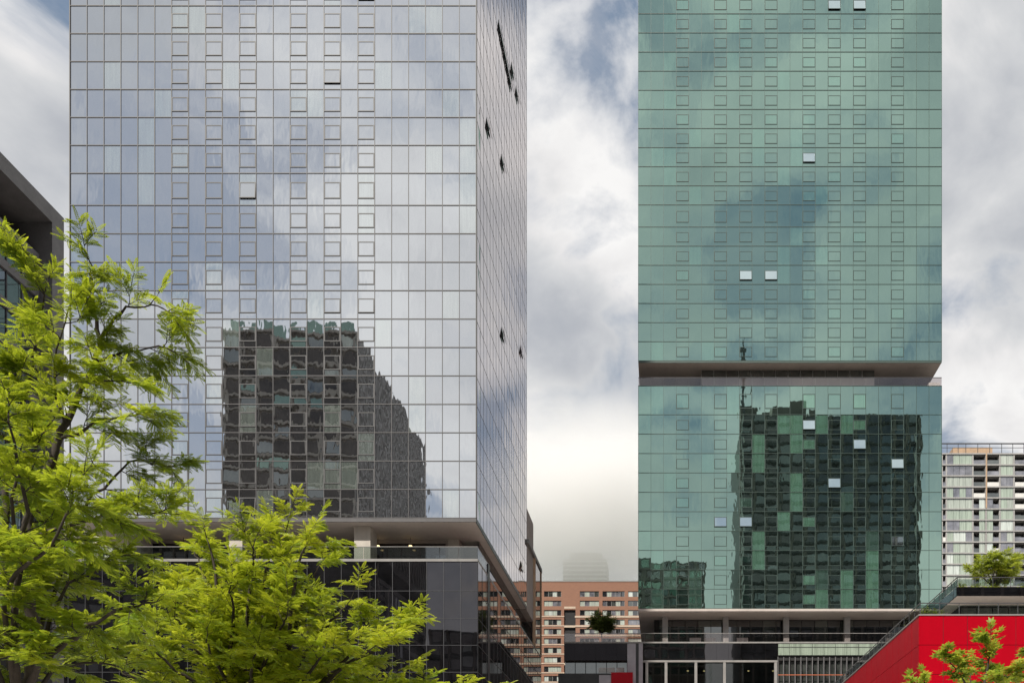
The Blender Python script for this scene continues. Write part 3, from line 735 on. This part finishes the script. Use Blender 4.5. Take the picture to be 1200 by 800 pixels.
for k in range(nfl):
    zt_, zb_ = levels[k] - .30, levels[k + 1]
    for (a, b, kind) in bays:
        xa, xb = PX(a, D7) + .18, PX(b, D7) - .18
        if kind == 'b' and 1139 < a < 1160 and k >= 4:   # lower floors: half balcony, half glazed
            mid = (xa + xb) / 2
            sub = [(xa, mid, 'b'), (mid, xb, 'w')] if a < 1150 else [(xa, mid, 'w'), (mid, xb, 'b')]
        else: sub = [(xa, xb, kind)]
        for (sa, sb, kd) in sub:
            if kd == 'w':
                n = max(1, round((sb - sa) / 1.55)); s = (sb - sa) / n; run = random.choice(choices)
                for i in range(n):
                    if random.random() < .45: run = random.choices(choices, [5, 3.0, 1, 2])[0]
                    put('window', apane(s, zt_ - zb_ - .06), (sa + (i + .5) * s, D7 + .1, zb_ + .03), A, run)
            else:
                key = round(sb - sa, 2)
                if key not in railm:
                    rm = MB(); wd = sb - sa
                    rm.box(-wd / 2 + .02, wd / 2 - .02, -.03, .03, .98, 1.06); rm.box(-wd / 2 + .02, wd / 2 - .02, -.02, .02, .05, .97)
                    railm[key] = (rm.mesh('balcony_rail', 'grey_pane'), sharedbox('balcony_door', 'dark_glass', wd - .3, .08, 2.3))
                put('balcony_rail', railm[key][0], ((sa + sb) / 2, D7 - .05, zb_ + .01), A, random.choice(['grey_pane', 'white_paint', 'grey_pane', 'smoky_glass']))
                put('balcony_door', railm[key][1], ((sa + sb) / 2, D7 + 1.6, zb_ + .02), A)
boxpart('penthouse', 'tan_wall', A, PX(1117, D7 + 3), PX(1163, D7 + 3), D7 + 3, D7 + 10, atop, PZ(524, D7 + 3))
pg = sharedbox('roof_post', 'dark_metal', .12, .12, PZ(520, D7) - atop)
for px in (1100, 1110, 1123, 1132, 1146, 1160, 1174, 1187, 1200, 1213): put('roof_post', pg, (PX(px, D7), D7 + .1, atop), A)
boxpart('roof_beam', 'dark_metal', A, ax0, ax1, D7 + .0, D7 + .2, PZ(520, D7), PZ(518.8, D7))
boxpart('roof_rail', 'dark_metal', A, ax0, ax1, D7 + .05, D7 + .15, PZ(524.5, D7), PZ(524.0, D7))

# ------------------------------------------------------------------ cream block seen under the silver tower's overhang
D8 = 168.0
Cb = thing('cream_block', 'cream walled block with square window openings behind the terrace', 'building', (PX(100, D8), D8 + 6, 0))
c0, c1 = PX(72, D8), PX(132, D8); ctop = PZ(612, D8)
boxpart('body', 'interior', Cb, c0 + .2, c1 - .2, D8 + .7, D8 + 12, 0, ctop - .3)
ww = MB(); pit = 2.25; hole = 1.25; ncb = int((c1 - c0) / pit); fh8 = 2.6
for r_ in range(6):
    zt_ = ctop - r_ * fh8
    ww.box(c0, c1, D8, D8 + .6, zt_ - fh8, zt_ - fh8 + .65); ww.box(c0, c1, D8, D8 + .6, zt_ - .55, zt_)
    for i in range(ncb + 1): ww.box(c0 + i * pit - (0 if i == 0 else (pit - hole) / 2), min(c1, c0 + i * pit + (pit - hole) / 2), D8, D8 + .6, zt_ - fh8 + .65, zt_ - .55)
ww.box(c0, c1, D8, D8 + .6, 0, ctop - 6 * fh8)
ww.build('wall', 'cream_wall', Cb)
cwn = sharedbox('window', 'dark_glass', hole + .1, .06, 1.5)
for r_ in range(6):
    for i in range(ncb): put('window', cwn, (c0 + (i + .5) * pit, D8 + .4, ctop - (r_ + 1) * fh8 + .6), Cb)

# ------------------------------------------------------------------ distant tower in low cloud
D9 = 700.0
Ft = thing('distant_tower', 'faint grey high-rise dissolving into low cloud behind the brick block', 'tower', (PX(685, D9), D9 + 14, 20))
fx0, fx1 = PX(660, D9), PX(711, D9)
boxpart('shaft', 'brown_wall', Ft, fx0, fx1, D9, D9 + 28, 20, PZ(655, D9))
boxpart('crown_block', 'brown_light', Ft, fx0 + 5, fx1 - 4, D9 + 3, D9 + 24, PZ(655, D9), PZ(646, D9))
fb = sharedbox('floor_band', 'pale_panel', fx1 - fx0 + .4, .5, 1.2)
for k in range(12): put('floor_band', fb, ((fx0 + fx1) / 2, D9 - .26, PZ(656, D9) - 1.5 - k * 3.6), Ft)
m = MB(); NU, NV = 24, 14; CR = (190, 95, 100)
for j in range(NV + 1):
    for i in range(NU):
        th = math.pi * j / NV; ph = 2 * math.pi * i / NU
        m.v.append((-58 + CR[0] * math.sin(th) * math.cos(ph), 660 + CR[1] * math.sin(th) * math.sin(ph), 262 + CR[2] * math.cos(th)))
for j in range(NV):
    for i in range(NU): m.f.append((j * NU + i, (j + 1) * NU + i, (j + 1) * NU + (i + 1) % NU, j * NU + (i + 1) % NU))
lc = m.build('low_cloud', None); lc['kind'] = 'stuff'; tag(lc, 'pale bank of low cloud swallowing the distant tower', 'cloud')
mv, nt, o = newmat('cloud_air'); vs = nd(nt, 'ShaderNodeVolumePrincipled'); vs.inputs['Color'].default_value = (.955, .95, .945, 1); val(vs, 'Anisotropy', 0.0)
tcv = nd(nt, 'ShaderNodeTexCoord'); mpv = nd(nt, 'ShaderNodeMapping'); mpv.inputs['Scale'].default_value = tuple(1 / c for c in CR); mpv.inputs['Location'].default_value = (0, 0, -1)
lk(nt, tcv.outputs['Object'], mpv.inputs[0]); gv = nd(nt, 'ShaderNodeTexGradient'); gv.gradient_type = 'QUADRATIC_SPHERE'; lk(nt, mpv.outputs[0], gv.inputs[0])
lk(nt, mth(nt, 'MULTIPLY', mth(nt, 'MULTIPLY', gv.outputs[1], noise(nt, mpv.outputs[0], 2.5, 3)), .17), vs.inputs['Density'])
lk(nt, vs.outputs[0], o.inputs['Volume']); lc.data.materials.append(mv)

# ------------------------------------------------------------------ buildings across the plaza, seen mirrored in the facades
def mirrored(name, label, x0, x1, yf, yb, h, wallmat, fl, nwin, mats, base=.13, side='R', ribs=True, topmats=None, skip=0, cap=300):
    t = thing(name, label, 'building', ((x0 + x1) / 2, (yf + yb) / 2, base))
    boxpart('body', wallmat, t, x0, x1, yb, yf, base, h)
    n = int((h - base) / fl); s = (x1 - x0) / nwin
    wmesh = sharedbox('window', 'dark_glass', s * .72, .12, fl * .66)
    cnt = 0
    for k in range(n):
        z_ = h - (k + 1) * fl + fl * .2
        for i in range(nwin):
            if cnt >= cap: break
            put('window', wmesh, (x0 + (i + .5) * s, yf + .02, z_), t, random.choices(mats[0], mats[1])[0]); cnt += 1
    pm_ = sharedbox('pier', 'brown_light' if wallmat == 'brown_wall' else 'brown_wall', s * .16, .5, h - base)
    for i in range(nwin + 1): put('pier', pm_, (x0 + i * s, yf + .2, base), t)
    bm_ = sharedbox('floor_band', 'brown_light' if wallmat == 'brown_wall' else 'black_wall', x1 - x0, .36, fl * .14)
    for k in range(n): put('floor_band', bm_, ((x0 + x1) / 2, yf + .15, h - (k + 1) * fl), t)
    sx = x1 if side == 'R' else x0; sg = 1 if side == 'R' else -1
    if ribs:
        nr_ = int(abs(yf - yb) / 1.7); q = (yf - yb) / nr_
        rm_ = MB().box(-.3, .45, -.36, .36, 0, h - base).mesh('rib', 'concrete')
        rg_ = MB().box(-.05, .05, -.5, .5, 0, fl * .6).mesh('side_window', 'dark_glass')
        for i in range(nr_): put('rib', rm_, (sx + sg * .1, yb + (i + .5) * q, base), t)
        for k in range(min(n, 18)):
            for i in range(nr_ - 1):
                if (i * 7 + k * 3) % 4 == 0: put('side_window', rg_, (sx + sg * .04, yb + (i + 1) * q, h - (k + 1) * fl + .5), t, random.choice(['dark_glass', 'far_green', 'curtain_pane']))
    return t
YA = -6.0; DA = 2 * D1 - YA
mt = mirrored('concrete_high_rise', 'brown concrete high-rise mirrored in the silver tower', PX(264, DA), PX(417, DA), YA, YA - .288 * DA, PZ(392, DA), 'brown_wall', 3.35, 8,
              (['umber_glass', 'umber_glass', 'far_green', 'curtain_pane', 'smoky_glass'], [7, 4, 1.6, .5, 2.2]))
ha = PZ(392, DA)
boxpart('roof_cornice', 'brown_light', mt, PX(264, DA) - .3, PX(417, DA) + .3, YA - .288 * DA, YA + .4, ha, ha + .5)
tp = sharedbox('roof_pane', 'far_green', 3.2, .15, 2.6)
for i in range(7): put('roof_pane', tp, (PX(264, DA) + 2.5 + i * 4.0, YA - .6, ha + .5), mt)
boxpart('lift_house', 'brown_light', mt, PX(300, DA), PX(380, DA), YA - 22, YA - 8, ha + .5, ha + 3)
YB_ = -15.0; DB = 2 * D2 - YB_
hb = PZ(486, DB)
mb = mirrored('dark_apartment_tower', 'dark apartment tower with roof mast mirrored in the green tower', PX(868, DB), PX(1078, DB), YB_, YB_ - 30, hb, 'black_wall', 3.2, 14,
              (['black_glass', 'dark_glass', 'grey_pane', 'smoky_glass'], [8, 5, .2, .5]), side='L', ribs=False, cap=300)
for px in (870.3, 1072): boxpart('edge_strip', 'white_paint', mb, PX(px - .9, DB), PX(px + .9, DB), YB_ + .45, YB_ + .7, .13, hb - (0 if px < 900 else 6))
mast = MB(); mx_, my_ = PX(872, DB), YB_ - 2
mast.tube([(mx_, my_, hb), (mx_, my_, PZ(430, DB)), (mx_, my_, PZ(392, DB))], [.55, .4, .25], 6)
for q in range(6): mast.box(mx_ - .9, mx_ + .9, my_ - .1, my_ + .1, PZ(462 - q * 11, DB), PZ(462 - q * 11, DB) + .35)
mast.build('mast', 'dark_metal', mb)
m2 = MB(); m2.tube([(mx_ + 2.4, my_, hb), (mx_ + 2.4, my_, PZ(448, DB))], [.2, .1], 6); m2.build('mast', 'dark_metal', mb)
for (a, b, top_) in ((868, 890, 468), (892, 904, 478), (906, 938, 470), (928, 946, 462), (950, 960, 472), (975, 992, 482), (1000, 1030, 479)):
    boxpart('roof_block', 'brown_wall', mb, PX(a, DB), PX(b, DB), YB_ - 12, YB_ - 3 + random.uniform(-1, 1), hb + .003, PZ(top_, DB))
YC = -42.0; DC = 2 * D2 - YC
mirrored('grey_slab_block', 'grey slab block mirrored low in the green tower', PX(735, DC), PX(826, DC), YC, YC - 22, PZ(658, DC), 'brown_wall', 3.1, 9,
         (['black_glass', 'far_green', 'smoky_glass', 'grey_pane'], [4, 3, 3, 1]), ribs=False, cap=120)
mirrored('wide_slab_block', 'wide dark slab block mirrored in the black podium glass beside the high-rise', PX(30, DA + 12), PX(262, DA + 12), YA - 12, YA - 34, PZ(628, DA + 12), 'black_wall', 3.2, 16,
         (['black_glass', 'dark_glass', 'smoky_glass'], [5, 3, 1]), ribs=False, cap=150)
mirrored('low_corner_block', 'low dark corner block mirrored in the black podium glass', PX(503, DA + 14), PX(566, DA + 14), YA - 14, YA - 40, PZ(738, DA + 14), 'black_wall', 3.2, 5,
         (['black_glass', 'dark_glass', 'smoky_glass'], [5, 3, 1]), ribs=False, cap=60)

# ------------------------------------------------------------------ trees
def frond_template(npair, L, ll, lw, fold=.25):
    """pinnate leaf: leaflets in pairs along a midrib"""
    V = []; 
    for i in range(npair):
        t = (i + .6) / npair; x = t * L; s = 1 - .45 * abs(t - .45)
        for sg in (-1, 1):
            a = .95 - .35 * t
            d = np.array([math.cos(a) , sg * math.sin(a), -fold]); d /= np.linalg.norm(d)
            p = np.array([x, 0, -.18 * L * t * t]); e = p + d * ll * s; side = np.cross(d, [0, 0, 1]); side /= np.linalg.norm(side)
            mid = p + d * ll * s * .5
            V += [p, mid + side * lw / 2, e, mid - side * lw / 2]
    p = np.array([L, 0, -.18 * L]); d = np.array([.95, 0, -.3]); s_ = np.array([0, 1, 0]) * lw / 2
    V += [p, p + d * ll * .5 + s_, p + d * ll, p + d * ll * .5 - s_]
    return np.array(V)
def broad_template(L):
    """lobed leaf as four pointed lobes"""
    V = []
    for a in (-1.1, -.4, .4, 1.1):
        d = np.array([math.cos(a), math.sin(a), -.15]); s = np.array([-math.sin(a), math.cos(a), 0]) * L * .16
        l = L * (1 - .25 * abs(a)); V += [np.zeros(3), d * l * .5 + s, d * l, d * l * .5 - s]
    return np.array(V)
def foliage(name, frames, templ, mat, parent, tone_c=None):
    """frames: list of (pos, dir, roll, size, tone)"""
    n = len(frames); nv = len(templ)
    pos_ = np.array([f[0] for f in frames]); d = np.array([f[1] for f in frames]); d /= np.linalg.norm(d, axis=1)[:, None]
    roll = np.array([f[2] for f in frames]); size = np.array([f[3] for f in frames]); tone = np.array([f[4] for f in frames])
    up = np.tile([0., 0., 1.], (n, 1)); side = np.cross(up, d); ln = np.linalg.norm(side, axis=1); side[ln < 1e-3] = [1, 0, 0]; side /= np.linalg.norm(side, axis=1)[:, None]
    nrm = np.cross(d, side)
    c, s = np.cos(roll)[:, None], np.sin(roll)[:, None]
    s2 = side * c + nrm * s; n2 = nrm * c - side * s
    V = (pos_[:, None, :] + size[:, None, None] * (templ[None, :, 0, None] * d[:, None, :] + templ[None, :, 1, None] * s2[:, None, :] + templ[None, :, 2, None] * n2[:, None, :])).reshape(-1, 3)
    org = V.mean(0); V = V - org
    nf = len(V) // 4
    me = bpy.data.meshes.new(name); me.vertices.add(len(V)); me.vertices.foreach_set('co', V.ravel().astype(np.float32))
    me.loops.add(nf * 4); me.loops.foreach_set('vertex_index', np.arange(nf * 4, dtype=np.int32))
    me.polygons.add(nf); me.polygons.foreach_set('loop_start', np.arange(0, nf * 4, 4, dtype=np.int32)); me.polygons.foreach_set('loop_total', np.full(nf, 4, dtype=np.int32))
    at = me.attributes.new('tone', 'FLOAT', 'FACE'); tt = np.repeat(tone, nv // 4); tt = np.clip(tt + rng.normal(0, .10, nf), 0, 1); at.data.foreach_set('value', tt.astype(np.float32))
    me.update(); me.validate(); me.materials.append(MATS[mat])
    o = put(name, me, Vector(org), parent); o['kind'] = 'stuff'; return o
def spline(pts, n=5):
    out = []
    P_ = [pts[0]] + list(pts) + [pts[-1]]
    for i in range(1, len(P_) - 2):
        for k in range(n):
            t = k / n; a, b, c, d = P_[i - 1], P_[i], P_[i + 1], P_[i + 2]
            out.append(.5 * ((2 * b) + (c - a) * t + (2 * a - 5 * b + 4 * c - d) * t * t + (3 * b - a - 3 * c + d) * t ** 3))
    out.append(pts[-1]); return out
def rnd(s): return Vector((random.gauss(0, s), random.gauss(0, s), random.gauss(0, s)))
def locust(name, label, base, limbs, dens, twl, fsize, seed, leaf='locust_leaf', templ=None, trunk_r=.17, sec_len=(.7, 1.5), sec_step=.42, fper=13, trunk_to=None, bare=.25, mat_tone=(.15, .75), cat='tree'):
    random.seed(seed)
    t = thing(name, label, cat, base)
    wood = MB(); frames = []
    wood_tr = MB()
    b = Vector(base); top = Vector(trunk_to)
    tp_ = spline([b, b.lerp(top, .5) + Vector((.06, .04, 0)), top], 5)
    wood_tr.tube(tp_, [trunk_r * (1.35 if i == 0 else 1.12 - .5 * i / len(tp_)) for i in range(len(tp_))], 9)
    def spray(p, d, L, tone):
        d = d.normalized(); q = p + d * L + Vector((0, 0, -.10 * L))
        mid = p.lerp(q, .5) + Vector((0, 0, .05 * L))
        wood.tube([p, mid, q], [.008, .006, .003], 3)
        n = max(4, int(fper * random.uniform(.75, 1.25)))
        sd = d.cross(Vector((0, 0, 1)));  sd = sd.normalized() if sd.length > .01 else Vector((1, 0, 0))
        for i in range(n):
            u = (i + .5) / n; pp = p.lerp(q, u * .95 + .05) + Vector((0, 0, .05 * L * math.sin(math.pi * u)))
            s = 1 if i % 2 else -1
            fd = d * random.uniform(.35, 1.0) + sd * s * random.uniform(.5, 1.1) + Vector((0, 0, random.uniform(-.45, .30)))
            frames.append((tuple(pp), tuple(fd), random.gauss(0, .5), fsize * random.uniform(.7, 1.2), min(1, max(0, tone + random.gauss(0, .16)))))
        frames.append((tuple(q), tuple(d + Vector((0, 0, -.15))), random.gauss(0, .3), fsize, tone))
    def secondary(p, d, L, r):
        pts = [p]; dd = d.normalized()
        for k in range(4):
            dd = (dd + rnd(.16) + Vector((0, 0, .03))).normalized(); pts.append(pts[-1] + dd * L / 4)
        wood.tube(pts, [r, r * .8, r * .6, r * .42, r * .25], 5)
        tone = random.uniform(*mat_tone)
        for k in range(1, 5):
            for s in (-1, 1):
                if random.random() < dens:
                    sd = dd.cross(Vector((0, 0, 1))); sd = sd.normalized() if sd.length > .01 else Vector((1, 0, 0))
                    spray(pts[k], dd * .7 + sd * s * .8 + rnd(.25) + Vector((0, 0, .08)), twl * random.uniform(.6, 1.15), tone + random.gauss(0, .08))
        spray(pts[-1], dd, twl, tone)
    for (pts, r0) in limbs:
        sp = spline([Vector(p) for p in pts], 5)
        for i in range(1, len(sp) - 1): sp[i] = sp[i] + rnd(.02)
        n = len(sp); wood.tube(sp, [max(.012, r0 * (1 - .86 * i / (n - 1))) for i in range(n)], 7)
        acc = 0; total = sum((sp[i + 1] - sp[i]).length for i in range(n - 1)); run = 0
        for i in range(1, n):
            seg = (sp[i] - sp[i - 1]); run += seg.length; acc += seg.length
            if run / total < bare: acc = 0; continue
            while acc > sec_step:
                acc -= sec_step; d = seg.normalized()
                o_ = Vector((random.gauss(0, 1), random.gauss(0, 1), random.gauss(.05, .45))); o_ = (o_ - d * o_.dot(d)).normalized()
                tfrac = 1 - .5 * run / total
                secondary(sp[i].lerp(sp[i - 1], random.random()), d * .55 + o_, random.uniform(*sec_len) * tfrac, max(.010, r0 * .28 * tfrac))
        secondary(sp[-1], (sp[-1] - sp[-2]), sec_len[0], .012)
    o = wood_tr.build('trunk', 'bark', t, True)
    wood.build('branch', 'bark', t, True, True)
    foliage('crown', frames, LOC if templ is None else templ, leaf, t)
    return t, len(frames)
LOC = frond_template(7, 1.0, .30, .115)
def lim(D, *pts, r=.08):
    out = []
    for i, p in enumerate(pts):
        dd = p[2] if len(p) > 2 else 0
        out.append(P(p[0], p[1], D + dd))
    return (out, r)
DT1 = 14.0
base1 = (PX(26, DT1), DT1, .13); top1 = P(24, 850, DT1)
L1 = [
 lim(DT1, (24, 850), (40, 746), (31, 674), (36, 600, .2), (60, 540, .3), (76, 496, .3), (108, 432, .3), (116, 396, .2), (105, 345, .1), (108, 312), r=.10),
 lim(DT1, (116, 396, .2), (150, 360, .1), (192, 362), r=.03),
 lim(DT1, (110, 430, .3), (145, 412, .5), (195, 408, .6), r=.028),
 lim(DT1, (100, 445, .2), (150, 448, -.2), r=.025),
 lim(DT1, (66, 515, .3), (132, 490, 0), (170, 488, -.2), r=.03),
 lim(DT1, (38, 600, .2), (98, 592, .5), (155, 540, .8), (195, 546, .9), r=.035),
 lim(DT1, (34, 630, .1), (110, 606, -.4), (185, 600, -.7), r=.035),
 lim(DT1, (24, 850), (8, 740, .4), (2, 650, .6), (14, 520, .6), (36, 440, .4), (42, 390, .3), r=.09),
 lim(DT1, (42, 400, .3), (52, 345, .1), (34, 300, 0), r=.018),
 lim(DT1, (76, 496, .3), (62, 440, -.2), (78, 370, -.5), r=.03),
 lim(DT1, (30, 660, .1), (15, 580, -.6), (55, 500, -1.0), r=.04),
 lim(DT1, (34, 640, .1), (80, 640, .8), (140, 650, 1.2), r=.035),
 lim(DT1, (14, 520, .6), (-40, 470, .9), (-80, 420, 1.0), r=.04),
 lim(DT1, (24, 850), (40, 790, -.4), (78, 752, -.8), (122, 722, -1.1), (178, 706, -1.3), r=.07),
 lim(DT1, (24, 850), (-40, 700, -.6), (-90, 560, -1.2), r=.07),
 lim(DT1, (24, 850), (20, 720, -.9), (30, 600, -1.5), (10, 480, -1.8), r=.07),
 lim(DT1, (24, 850), (45, 740, .9), (80, 640, 1.5), (70, 560, 1.9), r=.06),
 lim(DT1, (24, 850), (5, 700, -1.2), (60, 640, -1.8), (95, 560, -2.0), r=.05),
 lim(DT1, (24, 850), (60, 790, .6), (110, 775, 1.0), (160, 790, 1.4), r=.05),
 lim(DT1, (24, 850), (70, 700, .8), (130, 660, 1.3), r=.05),
]
tot = []
t1, n1 = locust('honey_locust_tree', 'tall bright green locust tree with feathery open crown before the grey office block', base1, L1, .50, .36, .165, 11, trunk_to=top1, fper=17, sec_len=(.28, .66), sec_step=.27, mat_tone=(.0, .66))
DT2 = 19.5
base2 = (PX(285, DT2), DT2, .13); top2 = P(288, 905, DT2)
ends = [(322, 600, 0), (262, 622, .8), (205, 640, -.5), (140, 690, .5), (110, 745, -.5), (385, 650, .6), (425, 690, -.8), (482, 712, 0), (500, 722, .9), (505, 790, -.6), (545, 805, .4),
        (440, 765, 1.2), (180, 780, 1.0), (345, 690, -1.8), (300, 740, -2.4), (240, 720, -1.9), (400, 745, -2.0), (220, 670, 2.2), (320, 660, 2.4), (390, 700, 2.2), (450, 830, 1.6), (540, 800, -.8), (520, 812, 1.2), (490, 770, .3), (560, 792, .2), (150, 850, -1.2),
        (280, 690, .2), (350, 640, .9), (170, 730, -1.6), (460, 740, -1.5), (235, 800, -2.5), (340, 810, -2.8), (400, 830, -2.4), (290, 650, 1.4), (240, 600, -.4), (345, 588, .3), (375, 612, -.6), (300, 610, -1), (225, 615, .8), (270, 660, -1.5), (200, 690, -.8), (330, 700, -.6)]
L2 = []
random.seed(5)
for (ex, ey, ed) in ends:
    ex = 288 + (ex - 288) * (1.0 if ex > 510 else .88 if ex > 330 else .92) - 2; ey = ey + (18 if ex > 350 else 30)
    mx, my = 288 + (ex - 288) * .45 + random.uniform(-14, 14), 905 + (ey - 905) * .55 + random.uniform(-10, 10)
    L2.append(lim(DT2, (288, 905), (mx, my, ed * .45), (288 + (ex - 288) * .8, 905 + (ey - 905) * .86, ed * .8), (ex, ey, ed), r=.07))
t2, n2 = locust('honey_locust_tree', 'broad yellow-green locust tree with dense layered crown before the black podium', base2, L2, .62, .44, .18, 21, fper=17, trunk_to=top2, sec_len=(.5, 1.1), sec_step=.40, bare=.3, mat_tone=(.3, .95))
# small tree before the red pavilion
DT3 = 17.0
top3 = P(1150, 850, DT3)
L3 = [lim(DT3, (1150, 850), (1155, 800), (1162, 755), r=.045), lim(DT3, (1150, 850), (1130, 800, -.3), (1112, 775, -.5), r=.035), lim(DT3, (1150, 850), (1180, 800, .3), (1215, 762, .5), r=.04),
      lim(DT3, (1150, 850), (1110, 830, .3), (1080, 806, .5), r=.03), lim(DT3, (1152, 830), (1170, 800, -.5), (1185, 790, -.8), r=.03), lim(DT3, (1150, 840), (1140, 810, .7), (1135, 790, 1), r=.03)]
t3, n3 = locust('maple_sapling', 'young maple with yellow-green and orange leaves in front of the red wall', (PX(1150, DT3), DT3, .13), L3, .55, .30, .15, 33, leaf='maple_leaf', templ=broad_template(1.0) , trunk_to=top3, trunk_r=.07, sec_len=(.2, .42), sec_step=.24, fper=7, bare=.5, mat_tone=(.2, .72))
def rooftree(name, label, base, h, rad, crown_lo, leaf, seed, fs, n=34):
    b = Vector(base); random.seed(seed); limbs = []
    top = b + Vector((0, 0, h * crown_lo)); cz_ = h * (crown_lo + 1) / 2; rz_ = h * (1 - crown_lo) / 2
    for i in range(n):
        d = Vector((random.gauss(0, 1), random.gauss(0, 1), random.gauss(.1, .8))).normalized(); q = random.uniform(.45, .85)
        e = b + Vector((d.x * rad * q, d.y * rad * q, cz_ + d.z * rz_ * q))
        limbs.append(([top, top.lerp(e, .5) + Vector((0, 0, .05 * h)), e], .05))
    return locust(name, label, base, limbs, .6, .40, fs, seed, leaf=leaf, templ=LOC, trunk_to=top, trunk_r=.1, sec_len=(.35, .7), sec_step=.45, fper=7, bare=.45, mat_tone=(.2, .85))
rooftree('roof_tree', 'yellow-green tree growing on the upper terrace of the red pavilion', (PX(1165, 86), 86, uz1 - .015), 5.4, 3.1, .18, 'roof_leaf', 41, .34, 30)
rooftree('roof_tree', 'round dark green tree on the annex roof before the brick block', (PX(705, 139), 139, gt), 6.8, 2.5, .44, 'dark_leaf', 43, .40, 40)
# planting along the terrace edges
def shrub(label, loc, h, sp, leaf, seed, n=110):
    random.seed(seed); t = thing('terrace_shrub', label, 'shrub', loc, 'shrubs along the red pavilion terraces'); fr_ = []; st = MB()
    for i in range(10):
        e = Vector(loc) + Vector((random.gauss(0, sp * .4), random.gauss(0, sp * .4), h * random.uniform(.6, 1)))
        st.tube([Vector(loc), Vector(loc).lerp(e, .5) + Vector((0, 0, .06)), e], [.012, .01, .005], 4)
        for k in range(n // 10):
            p = Vector(loc).lerp(e, random.uniform(.2, 1)) + rnd(sp * .16); fr_.append((tuple(p), (random.gauss(0, 1), random.gauss(0, 1), random.gauss(.3, .5)), random.gauss(0, .5), .3 * random.uniform(.6, 1.1), random.uniform(.1, .9)))
    st.build('stem', 'bark', t, True); foliage('foliage', fr_, LOC, leaf, t); return t
for i, (x, y, z_, h, nm) in enumerate(((RX0 + .9, D3 + 1.0, RTZ + .02, .95, 'on the red roof corner'), (RX0 + 1.9, D3 + 1.2, RTZ + .02, .75, 'just inside the red roof corner'), (RX0 + .7, D3 + 4, RTZ + .02, .8, 'along the side edge of the red roof'),
                                        (UX + .8, D4 + 1, uz1 - .02, .8, 'at the corner of the upper terrace rail'), (UX + 2.2, D4 + 1, uz1 - .02, .65, 'second from the upper terrace corner'), (UX + 3.6, D4 + 1.1, uz1 - .02, .7, 'left of the roof tree trunk'), (UX + 6.8, D4 + 1, uz1 - .02, .75, 'beyond the roof tree on the upper terrace'))):
    shrub('low yellow-green shrub growing ' + nm, (x, y, z_), h, .75, 'roof_leaf', 60 + i)
print('fronds', n1, n2, n3, 'objects', len(bpy.data.objects))
